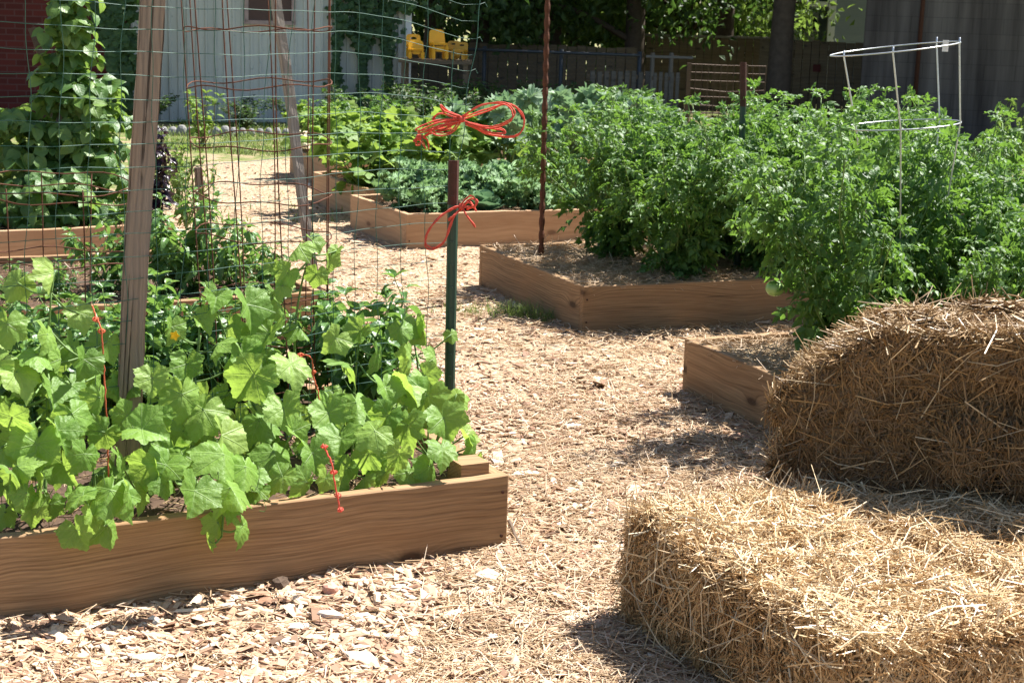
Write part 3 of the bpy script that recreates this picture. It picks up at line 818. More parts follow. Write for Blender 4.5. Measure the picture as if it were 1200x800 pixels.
# ------------------------------------------------------------------ bales
def bale(loc, yaw, L, W, H, label, z0=0.0, tone='straw', slump=0.0, n_top=8000, n_side=5200, lmax=.15, rough=.02):
    t = thing('straw_bale', label, 'straw bale', (loc[0], loc[1], z0), yaw, 'stacked straw bales')
    nx, ny, nz = 34, 18, 14; P = []; Q = []; n = 0
    def shape(p):
        q = p.copy()
        a = np.array([L/2, W/2, H/2]); r = .038
        c_ = q-[0, 0, H/2]; inner = np.clip(c_, -(a-r), a-r); d = c_-inner; ln = np.linalg.norm(d, axis=1)[:, None]
        q = inner+np.where(ln > 1e-9, d/np.maximum(ln, 1e-9)*r*np.minimum(1, ln/1e-9), 0)+[0, 0, H/2]
        out = q-[0, 0, H/2]; out = out/np.linalg.norm(out, axis=1)[:, None]
        w_ = np.array([loc[0], loc[1], z0])
        disp = (vnoise(q+w_, 7)-.5)*rough*2+(vnoise(q+w_, 22)-.5)*rough
        flake = .020*np.abs(np.sin(q[:, 0]*math.pi/.105))
        side = np.abs(out[:, 1]) > .5
        q = q+out*(disp-np.where(side, flake, flake*.4))[:, None]
        if slump:
            tt = np.clip((-q[:, 0]/(L/2)-.52)/.48, 0, 1)
            q[:, 2] *= 1-slump*tt**1.4*np.clip(q[:, 2]/H, 0, 1); q[:, 1] *= 1-.07*np.clip(q[:, 2]/H, 0, 1)**2
        q[:, 2] = np.maximum(q[:, 2], 0.0)
        return q
    def face(o, du, dv, nu, nv):
        nonlocal n
        uu, vv = np.meshgrid(np.linspace(0, 1, nu), np.linspace(0, 1, nv)); p = o+uu.ravel()[:, None]*du+vv.ravel()[:, None]*dv
        i, j = np.meshgrid(np.arange(nv-1), np.arange(nu-1), indexing='ij'); a = (i*nu+j).ravel()
        P.append(p); Q.append(np.stack([a, a+1, a+nu+1, a+nu], 1)+n); n += len(p)
    x, y = L/2, W/2; E = np.array
    face(E([-x,-y,0.]), E([2*x,0,0]), E([0,0,H]), nx, nz); face(E([x,y,0.]), E([-2*x,0,0]), E([0,0,H]), nx, nz)
    face(E([x,-y,0.]), E([0,2*y,0]), E([0,0,H]), ny, nz); face(E([-x,y,0.]), E([0,-2*y,0]), E([0,0,H]), ny, nz)
    face(E([-x,-y,H]), E([2*x,0,0]), E([0,2*y,0]), nx, ny); face(E([-x,y,0.]), E([2*x,0,0]), E([0,-2*y,0]), nx, ny)
    mb = MB(); mb.add(shape(np.concatenate(P)), np.concatenate(Q)); mb.build('core', M['balecore'], t, smooth=True)
    s = MB()
    def surf(k, o, du, dv, nrm, bias, lr, tone_r=(0, 1), lift=.018):
        uu, vv = rng.random(k), rng.random(k); p = o+uu[:, None]*du+vv[:, None]*dv; p = shape(p)
        D = rdir(k); D -= (D@nrm)[:, None]*nrm*.9; D += np.asarray(bias)[None]*rng.choice([-1, 1], k)[:, None]
        D += nrm*rng.normal(0, .16, k)[:, None]
        N = rdir(k)*.5+nrm
        clump = vnoise(p+[loc[0], loc[1], z0], 11)
        p = p+nrm*(rng.random(k)*lift+clump*.012)[:, None]
        rnd = np.clip(rng.beta(2, 1.7, k)*(tone_r[1]-tone_r[0])+tone_r[0]+(clump-.5)*.25, 0, 1)
        straws(s, p, D, N, rng.uniform(.03, lmax, k)*rng.uniform(.6, 1.1, k)*lr, rng.uniform(.0018, .0042, k)*np.where(rng.random(k) < .2, 1.6, 1), rnd)
    surf(n_top, E([-x,-y,H]), E([2*x,0,0]), E([0,2*y,0]), E([0,0,1.]), E([.25,.5,0]), 1, (.2, 1))  # sunlit top painted with the paler straw tones
    surf(n_side, E([-x,-y,0.]), E([2*x,0,0]), E([0,0,H]), E([0,-1.,0]), E([0,0,.9]), .75, (0, .52), .008)  # shade on the long side painted in with darker straw tones
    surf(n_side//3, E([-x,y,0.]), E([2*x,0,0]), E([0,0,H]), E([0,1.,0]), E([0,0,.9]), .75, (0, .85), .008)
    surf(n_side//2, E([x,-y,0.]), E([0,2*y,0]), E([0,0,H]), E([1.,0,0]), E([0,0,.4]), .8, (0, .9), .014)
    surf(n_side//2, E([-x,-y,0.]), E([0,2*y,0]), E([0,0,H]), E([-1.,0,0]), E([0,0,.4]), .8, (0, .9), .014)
    # sprigs poking out along the upper edges
    for (o, du, nn) in ((E([-x,-y,H]), E([2*x,0,0]), E([0,-1,.3])), (E([-x,y,H]), E([2*x,0,0]), E([0,1,.6])), (E([x,-y,H]), E([0,2*y,0]), E([1,0,.4])), (E([-x,-y,H]), E([0,2*y,0]), E([-1,0,.4]))):
        k = 420; p = shape(o+rng.random(k)[:, None]*du+rng.normal(0, .015, (k, 3))); D = rdir(k)*.9+nn*.8
        straws(s, p+D*.012, D, rdir(k), rng.uniform(.04, .13, k), rng.uniform(.0018, .0038, k))
    # longer, looser stalks lying over the faces
    for k, o, du, dv, nn in ((260, E([-x,-y,H]), E([2*x,0,0]), E([0,2*y,0]), E([0,0,1.])), (170 if slump else 110, E([-x,-y,0.05]), E([2*x,0,0]), E([0,0,H]), E([0,-1.,.1])), (90, E([-x,-y,0.05]), E([0,2*y,0]), E([0,0,H]), E([-1.,0,.1]))):
        p = shape(o+rng.random(k)[:, None]*du+rng.random(k)[:, None]*dv)+nn*.030; D = rdir(k); D -= (D@nn)[:, None]*nn*.75
        straws(s, p, D, rdir(k), rng.uniform(.10, .22, k), rng.uniform(.0022, .0048, k), rng.uniform(.5, 1, k))
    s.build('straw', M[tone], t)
    return t
# front bale: long face towards lower left
yb = math.atan2(-.91, .40); A = np.array([.315, 3.80]); d1 = np.array([.40, -.91]); w1 = np.array([.91, .40])
# local +X along d1, so local -Y faces left (towards -w1)
cb = A+d1*.475+w1*.25
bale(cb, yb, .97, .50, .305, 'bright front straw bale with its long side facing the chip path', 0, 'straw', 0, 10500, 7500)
cb3 = A+d1*.40+w1*.83
bale(cb3, yb+.03, 1.0, .48, .275, 'low straw bale at the right edge beside the bright front one', 0, 'straw', 0, 9000, 3500)
cb4 = np.array([1.42, 4.32]); yb4 = math.radians(-18)
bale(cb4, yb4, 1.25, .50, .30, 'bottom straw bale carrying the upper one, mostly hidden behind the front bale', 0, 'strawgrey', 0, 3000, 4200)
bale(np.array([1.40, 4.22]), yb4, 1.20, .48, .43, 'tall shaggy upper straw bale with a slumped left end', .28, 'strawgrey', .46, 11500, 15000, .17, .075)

# ------------------------------------------------------------------ posts, stakes, rods
def lean_post(name, p0, p1, w_, d_, mat, label, cat='post', yaw=0.3):
    """squared timber from p0 (base) to p1 (top); long axis is local X so the grain runs along it"""
    p0, p1 = np.array(p0, float), np.array(p1, float); L = np.linalg.norm(p1-p0)
    bm = bmesh.new(); bmesh.ops.create_cube(bm, size=1)
    for v in bm.verts: v.co = Vector(((v.co.x+.5)*L, v.co.y*w_, v.co.z*d_))
    bmesh.ops.subdivide_edges(bm, edges=[e for e in bm.edges if abs(e.verts[0].co.x-e.verts[1].co.x) > .1], cuts=30)
    bmesh.ops.bevel(bm, geom=[e for e in bm.edges if e.is_manifold and e.calc_face_angle(0) > 1], offset=.004, segments=2, affect='EDGES')
    rg = random.Random(int(L*1000)); ph = rg.random()*9
    for v in bm.verts:
        v.co.y += .0035*math.sin(v.co.x*5+ph)+.0012*math.sin(v.co.x*37+v.co.z*90); v.co.z += .003*math.sin(v.co.x*4+ph*2)+.001*math.sin(v.co.x*43+v.co.y*80)
    me = bpy.data.meshes.new(name); bm.to_mesh(me); bm.free(); me.materials.append(M[mat])
    o = bpy.data.objects.new(name, me); COL.objects.link(o)
    xa = unit(p1-p0); ya = np.array([math.cos(yaw), math.sin(yaw), 0]); ya = unit(ya-xa*(ya@xa)); za = np.cross(xa, ya)
    o.matrix_world = Matrix(((xa[0], ya[0], za[0], p0[0]), (xa[1], ya[1], za[1], p0[1]), (xa[2], ya[2], za[2], p0[2]), (0, 0, 0, 1)))
    return tag(o, label, cat)
pb = AT(145, 590, 4.18); pt = AT(181, -60, 4.34)
wp = lean_post('wooden_post', pb, pt, .066, .042, 'post', 'thick weathered brown post leaning in the cucumber bed', yaw=.28)
mb = MB(); nail = AT(186, 60, 4.30)
pb2 = G(372, 352, .0); pb2[2] = -.02
pt2 = AT(318, -40, pb2[1]+.05)
lean_post('wooden_post', pb2, pt2, .048, .04, 'greypost', 'thin grey post leaning left behind the rusty wire cage', yaw=.55)
lean_post('wooden_stake', AT(236, 268, 9.5), AT(232, 196, 9.5), .045, .045, 'post', 'short stubby brown stake beside the purple plant', 'stake', .4)

# metal stake with twine
tp = np.array(AT(527, 470, 4.93)); ttop = AT(531.5, 188, 4.93)
ts = thing('metal_stake', 'dark green metal stake with a rusty brown head at the corner of the wire trellis', 'stake', (tp[0], tp[1], .15))
def upost(p0, p1, mat, name, parent, base):
    a = unit(p1-p0); mb = MB(); P = []; prof = np.array([[-.017, .008], [-.012, -.006], [-.004, -.010], [.004, -.010], [.012, -.006], [.017, .008], [.013, .009], [.009, -.002], [0, -.006], [-.009, -.002], [-.013, .009]])
    for p in (p0, p1):
        for x, y in prof: P.append(p-base+np.array([x, y, 0]))
    k = len(prof); mb.add(P, [[i, (i+1) % k, k+(i+1) % k, k+i] for i in range(k)], [[k, k+i, k+i+1] for i in range(1, k-1)]); return mb.build(name, M[mat], parent)
base = np.array(ts.location); low = np.array([tp[0], tp[1], .05]); mid = AT(530.6, 240, 4.93)
low = low+(mid-ttop)*0
upost(low, mid, 'greenpost', 'green_shaft', ts, base); upost(mid, ttop, 'rustpost', 'rusty_head', ts, base)
for i in range(14):
    t_ = .04+.92*i/13; p = low*(1-t_)+ttop*t_; mb = MB(); mb.box(p-base+[.0, -.012, 0], (.010, .006, .006)); mb.build('stud', M['rustpost' if i > 10 else 'greenpost'], ts)

def rod(name, p0, p1, r, mat, label, cat='rod', ribs=True):
    p0 = np.array(p0); p1 = np.array(p1); mb = MB(); k = 90; rr = r*(1+(.14*np.sign(np.sin(np.arange(k)*1.6)) if ribs else 0))
    P = p0+(p1-p0)*np.linspace(0, 1, k)[:, None]; mb.tube(P-p0, rr*np.ones(k), 7); o = mb.build(name, M[mat], smooth=False, loc=p0); return tag(o, label, cat)
rb = G(634, 306, .2); rod('metal_rod', rb+[0, 0, -.1], AT(643, -50, rb[1]), .0145, 'rust', 'tall rusty ribbed rod standing at the left edge of the straw-mulched bed')
rg_ = AT(870, 215, 8.3)
g1 = thing('metal_stake', 'green metal stake with brown tip standing among the tall tomatoes', 'stake', (rg_[0], rg_[1], .15))
bs = np.array(g1.location); q0 = np.array([rg_[0], rg_[1], .1]); q2 = AT(871, 73, 8.3); q1 = AT(871, 125, 8.3)
upost(q0, q1, 'greenpost', 'green_shaft', g1, bs); upost(q1, q2, 'rustpost', 'rusty_head', g1, bs)

# ------------------------------------------------------------------ wire trellis (cucumber fence)
fa = AT(150, 500, 4.20); fb = AT(530, 400, 4.95); fdir = unit([fb[0]-fa[0], fb[1]-fa[1], 0])
fo = np.array([fb[0], fb[1], 0.0])
flen_left = 1.75
def fpt(s_, z):       # s_ distance left of the stake
    s_ = np.asarray(s_, float); z = np.asarray(z, float)
    wav = .018*np.sin(s_*5+.7)+.03*np.sin(s_*2.1+z*1.3)*np.clip(z, 0, 2)
    nrm = np.array([-fdir[1], fdir[0], 0])
    return fo-fdir*s_[..., None]+nrm*wav[..., None]+np.stack([z*0, z*0, z], -1)
mb = MB(); zs = np.arange(.20, 1.86, .0595)
for i, z in enumerate(zs):
    free = np.clip((z-.93)/.9, 0, 1)              # above the stake the loose edge hangs past it
    s_end = -.02-.13*free if z > .95 else -.012
    k = 60; ss = np.linspace(flen_left, s_end, k)
    near = np.clip((.45-ss)/.5, 0, 1)**1.6
    zz = z+.0022*np.sin(ss*11+i*1.7)+.0012*np.sin(ss*29+i)-near*.13*free+.008*np.sin(ss*3.3+i*.1)
    P = fpt(ss, zz)
    if z > .95 and i % 2 == 0:
        tip = P[-1]; P = np.concatenate([P, [tip+fdir*.018+[0, 0, .006], tip+fdir*.028+[0, -.004, -.008]]])
    mb.tube(P, .00095, 5, rnd=.5)
for j, s_ in enumerate(np.arange(-.0, flen_left, .088)):
    top = 1.85 if s_ > .04 else 1.0
    if s_ == 0: continue
    zz = np.linspace(.16, top, 40); near = np.clip((.45-s_)/.5, 0, 1)**1.6; fr = np.clip((zz-.93)/.9, 0, 1)
    P = fpt(np.full(40, s_)+.01*np.sin(zz*6+j)+.004*np.sin(zz*23+j*2), zz-near*.13*fr); mb.tube(P, .0010, 4)
zz = np.linspace(.95, 1.75, 20); P = fpt(-.02-.13*np.clip((zz-.93)/.9, 0, 1)+.006*np.sin(zz*20), zz-.13*np.clip((zz-.93)/.9, 0, 1)); mb.tube(P, .0013, 4)
zz = np.linspace(.93, 1.4, 12); mb.tube(fpt(-.005-.03*(zz-.93)+.003*np.sin(zz*30), zz), .0013, 4)
mb.V = [v-fo for v in mb.V]
tag(mb.build('wire_trellis', M['greenwire'], loc=fo), 'green square-mesh wire trellis strung from the brown post to the green stake', 'wire fence')

# ------------------------------------------------------------------ twine bows
def catmull(P, n=10):
    P = np.array(P, float); P = np.concatenate([[2*P[0]-P[1]], P, [2*P[-1]-P[-2]]]); out = []
    for i in range(1, len(P)-2):
        for t in np.arange(n)/n:
            a, b, c_, d = P[i-1], P[i], P[i+1], P[i+2]
            out.append(.5*((2*b)+(-a+c_)*t+(2*a-5*b+4*c_-d)*t*t+(-a+3*b-3*c_+d)*t**3))
    out.append(P[-2]); return np.array(out)
def bow(loops, Y, label, knot, mat='twine', r=.0022, cat='twine'):
    b = AT(knot[0], knot[1], Y); mb = MB()
    for lp in loops:
        for rep in range(2):
            P = [AT(x+rng.normal(0, .9), y+(rep-.5)*1.8+rng.normal(0, 1.0), Y+dy+rep*.004) for x, y, dy in lp]
            C = catmull(P, 9)
            w_ = np.arange(len(C)); mb.tube(C-b, r*(1+.15*np.sin(w_*1.3)), 6)
    for i in range(9):
        a = rng.random()*6; ang = np.linspace(0, 2*math.pi, 14)[:-1]; ax = rdir(1)[0]; u = unit(np.cross(ax, [0, 0, 1.])); v = np.cross(ax, u)
        mb.tube(.0075*(np.cos(ang)[:, None]*u+np.sin(ang)[:, None]*v), r*1.2, 6, closed=True)
    o = mb.build('twine_bow', M[mat], smooth=True, loc=b); return tag(o, label, cat)
bow([[(540,139,0),(565,124,-.02),(592,122,-.04),(601,135,-.05),(590,146,-.04),(570,148,-.03),(548,144,-.01)],
     [(540,139,0),(572,128,.02),(597,122,.03),(612,136,.03),(612,152,.02),(598,161,.01),(570,156,0),(552,144,0)],
     [(541,141,0),(565,147,-.02),(588,152,-.03),(590,158,-.03),(570,155,-.02),(545,144,0)],
     [(540,139,0),(525,130,-.01),(517,123,-.02),(522,131,-.02),(538,139,0)],
     [(540,140,0),(515,134,.02),(508,141,.02),(520,142,.01),(538,140,0)],
     [(541,141,0),(520,147,-.02),(497,153,-.03),(490,152,-.03),(512,143,-.02),(538,140,0)],
     [(541,142,0),(528,155,-.01),(514,158,-.02),(504,152,-.02),(520,147,-.01),(540,142,0)],
     [(530,150,0),(510,154,0),(497,158,0),(490,160,0)]], 4.93, 'big looped red twine bow tied to the loose wire above the stake', (541, 140), r=.0025)
bow([[(490,160,0),(486,165,0),(491,163,0)], [(490,160,0),(500,163,0),(503,174,0)], [(491,161,0),(497,168,0),(500,175,0)], [(489,159,0),(487,168,0),(492,170,0)]],
    4.93, 'small frayed red twine knot hanging left of the big bow', (491, 161), r=.0020)
bow([[(540,241,0),(549,233,-.02),(557,232,-.03),(557,240,-.03),(546,244,-.01)],
     [(540,242,0),(530,245,-.01),(515,256,-.02),(501,272,-.02),(500,286,-.02),(508,291,-.02),(520,283,-.02),(528,265,-.02),(534,250,-.01)],
     [(542,242,0),(548,252,-.02),(557,265,-.02)], [(541,243,0),(534,251,-.02),(526,259,-.02)], [(543,241,0),(551,238,-.02),(558,246,-.02)]],
    4.90, 'small red twine bow wrapped round the green stake below its rusty head', (541, 242), r=.0028)
def string(pts, Y, r, mat, label, knots=()):
    P = catmull([AT(x, y, Y+dy) for x, y, dy in pts], 8); b = P[0].copy(); mb = MB()
    mb.tube(P-b+rng.normal(0, .0008, P.shape), r, 5)
    for x, y in knots:
        kp = AT(x, y, Y-.01)-b
        for i in range(4):
            ang = np.linspace(0, 2*math.pi, 12)[:-1]; ax = rdir(1)[0]; u = unit(np.cross(ax, [0, 0, 1.])); v = np.cross(ax, u)
            mb.tube(kp+.0060*(np.cos(ang)[:, None]*u*1.6+np.sin(ang)[:, None]*v), r*.6, 5, closed=True)
    tag(mb.build('twine_string', M[mat], smooth=True, loc=b), label, 'twine')
string([(108,358,0),(113,372,-.01),(119,388,-.02),(121,420,-.02),(124,470,-.03),(126,520,-.03),(127,560,-.03)], 4.06, .0022, 'twineorange', 'long orange string hanging straight down left of the brown post', [(112, 374), (119, 388)])
string([(343,417,0),(358,416,-.01),(366,422,-.02),(367,440,-.02),(373,460,-.02),(374,476,-.02)], 4.5, .0022, 'twineorange', 'short orange string curling down among the middle cucumber leaves', [(352, 416), (367, 436)])
string([(378,520,0),(383,530,-.01),(390,548,-.02),(393,570,-.02),(397,590,-.02),(400,600,-.02)], 3.98, .0022, 'twine', 'knotted red string dangling over the front plank of the near bed', [(380, 523), (391, 553), (396, 580), (399, 597)])

# ------------------------------------------------------------------ tomato cages
def cage(base, r0, r1, H, nring, nvert, label, tilt=(0, 0), mat='rust', wr=.0022, ry=None, name='tomato_cage', rings=None, cat='plant cage', gap=False):
    t = thing(name, label, cat, base)
    def pt(a, h, jit=0):
        r = r0+(r1-r0)*h/H
        return np.array([r*math.cos(a)+tilt[0]*h, r*math.sin(a)+tilt[1]*h, h])
    hs = rings if rings is not None else np.linspace(.15, 1, nring)*H
    for i, h in enumerate(hs):
        mb = MB(); n = 36
        P = [pt(2*math.pi*j/n, h+.007*math.sin(j*.9+i*2)+.01*math.cos(2*math.pi*j/n+i)) for j in range(n)]
        mb.tube(P, wr, 5, closed=True); mb.build('ring', M[mat], t, smooth=True)
    for j in range(nvert):
        a = 2*math.pi*(j+.3*random.random())/nvert+.4; mb = MB()
        P = [pt(a+.05*math.sin(h*3+j), h) for h in np.linspace(-.04, H+.01, 14)]; mb.tube(P, wr, 5); mb.build('upright', M[mat], t, smooth=True)
    return t
cb_ = AT(316, 490, 5.15); cage((cb_[0], cb_[1], .17), .205, .235, 1.42, 8, 11, 'tall rusty wire plant cage between the two wooden posts', (-.02, -.05), rings=[.12, .27, .42, .62, .75, .92, 1.10, 1.27])
cb_ = AT(75, 430, 4.95); cage((cb_[0], cb_[1], .17), .22, .25, .78, 5, 8, 'low rusty wire plant cage at the far left behind the cucumbers', (0, -.04), rings=[.1, .33, .55, .75, .785])
# galvanised leaning cage
b_ = AT(1062, 300, 6.05); H_ = AT(1050, 57, 6.05)[2]-.2
cage((b_[0]+.0, b_[1], .2), .10, .235, H_, 3, 4, 'shiny galvanised wire tomato cage tilted over the right tomatoes', (-.01, -.0), 'galv', .0028, rings=[H_*.42, H_*.76, H_]) if False else None
def tilted_cage():
    Y = 6.05; t = thing('tomato_cage', 'shiny galvanised wire tomato cage tilted over the right tomatoes', 'plant cage', (b_[0], b_[1], .2)); b = np.array(t.location)
    def ellipse(pl, pr, dy):
        a = AT(*pl, Y); c_ = AT(*pr, Y); ctr = (a+c_)/2; u = (c_-a)/2; v = np.array([0, 1.0, 0])*np.linalg.norm(u)
        v = v+np.array([0, 0, dy]); return ctr, u, v
    R1 = ellipse((974, 66), (1123, 49), -.0); R2 = ellipse((990, 151), (1124, 142), .0); R3 = ellipse((1003, 235), (1110, 228), 0)
    for (ctr, u, v) in (R1, R2):
        mb = MB(); ang = np.linspace(0, 2*math.pi, 41)[:-1]
        mb.tube(ctr+np.cos(ang)[:, None]*u+np.sin(ang)[:, None]*v-b, .0028, 6, closed=True); mb.build('ring', M['galv'], t, smooth=True)
    for a in (.55, 1.02, math.pi-.5, math.pi+.9, ):
        pass
    for a in (math.pi*1.15, math.pi*1.42, math.pi*.2, -.45):
        pts = [R1[0]+1.0*(math.cos(a)*R1[1]+math.sin(a)*R1[2])+[0, 0, .02]] + [r[0]+math.cos(a)*r[1]+math.sin(a)*r[2] for r in (R1, R2, R3)]
        end = pts[-1]+(pts[-1]-pts[-2])*1.3; pts.append(end)
        mb = MB(); mb.tube(np.array(pts)-b, .0034, 6); mb.build('upright', M['galv'], t, smooth=True)
    p = AT(1108, 54, Y-.05); mb = MB(); mb.box(p-b, (.022, .003, .042)); mb.build('tag', M['tagwhite'], t)
tilted_cage()
# low galvanised ring cage lower down right
b_ = AT(1120, 330, 6.3)
cage((b_[0], b_[1], .2), .12, .22, .62, 2, 4, 'dull wire cage sunk among the right tomatoes with only its top ring showing', (0, 0), 'dullwire', .0024, rings=[.3, .6])

# ------------------------------------------------------------------ plants
def vine_leaf_plant(t, base_w, path, leaves, tmpl, mat, mat_young=None, young_r=.045, petr=.0028, stem_r=.005):
    """leaves: list of (pos, tipdir, normal, radius); world coordinates"""
    b = np.array(t.location); path = np.array(path)
    mb = MB(); C = catmull(path, 6) if len(path) > 2 else path; mb.tube(C-b, np.linspace(stem_r, stem_r*.5, len(C)), 6)
    big = MB(); yg = MB()
    for (p, d, n_, r) in leaves:
        p = np.array(p); j = np.argmin(np.linalg.norm(C-p, axis=1)+rng.random(len(C))*.06)
        a = C[j]; m = (a+p)/2+[0, 0, -.03+.02*rng.random()]
        q = np.array([a, m*.5+a*.25+p*.25, p]); mb.tube(catmull(q, 4)-b, petr, 5)
        R = frames(np.array([d]), np.array([n_]), [r])
        tg = tmpl[rng.integers(0, len(tmpl))]
        sxy = 1+rng.normal(0, .07)
        R = R*np.array([sxy, 1, 1+rng.random()*.5])[None, None, :]
        if r < young_r and mat_young: yg.inst(tg, R, np.array([p-b]))
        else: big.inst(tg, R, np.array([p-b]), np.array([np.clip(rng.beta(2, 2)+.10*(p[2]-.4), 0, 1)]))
    mb.build('stem', M['stem'], t, smooth=True)
    if big.n: big.build('leaves', M[mat], t, smooth=True)
    if yg.n: yg.build('young_leaves', M[mat_young], t, smooth=True)

CAMDIR = np.array([0, -1.0, .15])
def cuc_leaf(p, r, face=.55, droop=None):
    up = np.array([.40, 0.12, 1.0]); n_ = unit(up*(1.1-face)+CAMDIR*face*.62+rng.normal(0, .34, 3))
    d = np.array([rng.normal(0, .55), -.5+rng.normal(0, .3), -.75+rng.normal(0, .3)]) if droop is None else np.array(droop)
    return (p, unit(d), n_, r)

# photo-matched leaf spots (px, py, radius in px, depth offset from fence)
HERO = {
 0: [(5,612,26),(35,608,26),(60,602,26),(20,560,30),(30,520,36),(70,520,34),(0,540,34),(45,585,32),(12,595,30),(120,520,30),(118,478,28),(88,590,26),(0,440,34),(40,430,32),(20,345,30),(60,335,34),(95,380,28),(10,395,34),(55,405,30),(20,455,42),(62,470,34),(85,500,34),(15,505,36),(45,540,44),(10,565,30),(100,545,30),(30,590,28),(75,560,30),(100,435,30),(70,432,26)],
 1: [(150,588,28),(130,590,40),(97,592,30),(90,632,28),(125,628,30),(108,610,22)],
 2: [(160,590,28),(165,520,38),(175,560,36),(150,500,30),(205,545,34),(140,548,28),(190,575,26)],
 3: [(195,560,34),(215,548,36),(212,480,40),(240,500,44),(205,395,26),(235,385,24),(220,440,30),(260,530,44),(180,455,28),(258,415,28),(185,500,30)],
 4: [(228,590,38),(262,548,40),(270,585,36),(288,560,34),(255,620,22),(282,628,26),(243,640,17),(268,600,24)],
 5: [(300,585,30),(335,572,32),(290,570,32),(290,375,40),(255,360,28),(320,365,36),(318,410,42),(300,460,46),(342,445,40),(285,430,34),(330,495,38),(270,395,30),(350,395,26),(305,510,38),(318,545,34),(342,520,32)],
 6: [(350,300,26),(368,292,20),(385,312,20),(340,330,22),(318,318,16),(372,330,20),(330,345,22),(395,300,14)],
 7: [(362,578,30),(395,574,30),(428,572,28),(450,566,28),(392,408,26),(420,398,24),(405,440,34),(440,430,30),(385,500,36),(420,488,38),(402,530,36),(440,520,34),(365,545,32),(452,468,32),(430,545,32),(380,570,22),(410,560,28)],
 8: [(480,566,28),(505,560,30),(528,552,26),(475,395,24),(500,400,26),(482,432,32),(510,430,26),(470,470,34),(500,480,38),(520,505,34),(478,515,38),(515,540,32),(470,545,30),(528,398,14),(545,525,30),(560,530,22),(498,452,26),(455,500,30),(535,470,18),(485,390,22)],
}
CLAB = ['cucumber plant with large backlit leaves at the left edge of the photo',
 'cucumber shoot spilling four leaves over the front plank left of the brown post',
 'cucumber plant of shaded leaves directly at the foot of the brown post',
 'cucumber plant with broad leaves just right of the brown post',
 'cucumber shoot draping a cluster of leaves over the plank right of the brown post',
 'bushy cucumber plant with a yellow flower and the highest broad leaves',
 'slender cucumber tip climbing highest up the wire below the grey post',
 'cucumber plant of pale leaves between the orange string and the stake',
 'cucumber plant at the right corner of the near bed, leaning on the stake']
def fence_Y(px):   # distance at which the fence plane is met at that column
    d = ray(px, 450); n_ = np.array([-fdir[1], fdir[0]]); t_ = (fo[:2]@n_)/(d[:2]@n_); return t_*d[1]
def board_Y(px):
    d = ray(px, 570); n_ = np.array([-u1[1], u1[0]]); t_ = (cR@n_)/(d[:2]@n_); return t_*d[1]
for k, pts in HERO.items():
    cx = np.mean([p[0] for p in pts]); spill = k in (1, 4)
    Yf, Yb = fence_Y(cx), board_Y(cx)
    yb0 = Yb+.10 if spill else .55*Yf+.45*(Yb+.12)
    g0 = AT(cx, 560, yb0); g0[2] = .19
    t = thing('cucumber_plant', CLAB[k], 'cucumber plant', g0, 0, 'cucumber plants on the wire trellis')
    top = min(pts, key=lambda p: p[1]); lv = []
    if k == 6:
        path = [g0, AT(350, 470, Yf), AT(345, 400, Yf), AT(352, 340, Yf), AT(365, 290, Yf)]
    elif spill:
        xs = [p for p in pts if p[1] > 600] or pts
        path = [g0, g0+[0, -.04, .10], AT(cx, 590, Yb-.03), AT(np.mean([p[0] for p in xs]), 628, Yb-.06)]
    else:
        path = [g0, AT(cx+6, (560+top[1])/2+60, Yf-.02), AT((cx+top[0])/2, (560+top[1])/2-20, Yf-.02), AT(top[0], top[1]+8, Yf-.03)]
    for (x, y, rp) in pts:
        Yf_, Yb_ = fence_Y(x), board_Y(x)
        if spill:
            Y = Yb_+(-.05 if y > 575 else .03)-rng.random()*.04
            over = y > 600
            dr = [rng.normal(0, .4), -.35, -.9] if over else [rng.normal(0, .5), -.6, -.5]
            lf = cuc_leaf(AT(x, y-rp*.4, Y), rp*.98*Y/FPX, .62 if over else .5, dr)
        else:
            f = np.clip((y-380)/190, 0, 1); Y = Yf_*(1-f)+(Yb_+.06)*f+rng.normal(0, .04)
            Y = max(Y, Yb_+.02)
            lf = cuc_leaf(AT(x+rng.normal(0, 2), y-rp*.45, Y), rp*.88*Y/FPX, .5 if y > 450 else .4)
        lv.append(lf)
    # fill leaves behind
    if not spill and k != 6:
        for _ in range(34 if k == 0 else 20):
            x = cx+rng.normal(0, 36); y = rng.uniform(min(top[1]+60, 550), 566); Y = fence_Y(x)+rng.uniform(-.05, .12)
            lv.append(cuc_leaf(AT(x, y, Y), rng.uniform(.045, .075), .35))
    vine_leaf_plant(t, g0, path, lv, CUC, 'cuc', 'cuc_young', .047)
    b = np.array(t.location)
    if k == 5:
        mb = MB(); fp = AT(205, 393, fence_Y(205)-.08)
        mb2 = []
        for a in range(5):
            an = a*2*math.pi/5; d = np.array([math.cos(an), -.5, math.sin(an)]); R = frames(np.array([d]), np.array([[0, -1., .2]]), [.015]); mb.inst(ovate(3, .8, .1, .2), R, np.array([fp-b]), np.array([.5]))
        mb.build('flower', M['petal'], t)
        mb = MB(); fp = AT(312, 385, fence_Y(312)-.05)
        for a in range(5):
            an = a*2*math.pi/5; d = np.array([math.cos(an), -.5, math.sin(an)]); R = frames(np.array([d]), np.array([[0, -1., .2]]), [.012]); mb.inst(ovate(3, .8, .1, .2), R, np.array([fp-b]), np.array([.5]))
        mb.build('flower', M['petal'], t)
    # tendrils
    for _ in range(3):
        mb = MB(); x = cx+rng.normal(0, 25); p = AT(x, rng.uniform(min(top[1], 550), 560), (Yf if not spill else Yb-.03)); tt = np.linspace(0, 1, 16)
        P = p+np.stack([.05*tt*np.cos(tt*9+rng.random()*6)*.6, -.03*tt, -.09*tt+.02*np.sin(tt*12)], 1); mb.tube(P-b, .0011, 4)
        mb.build('tendril', M['stem'], t, smooth=True)

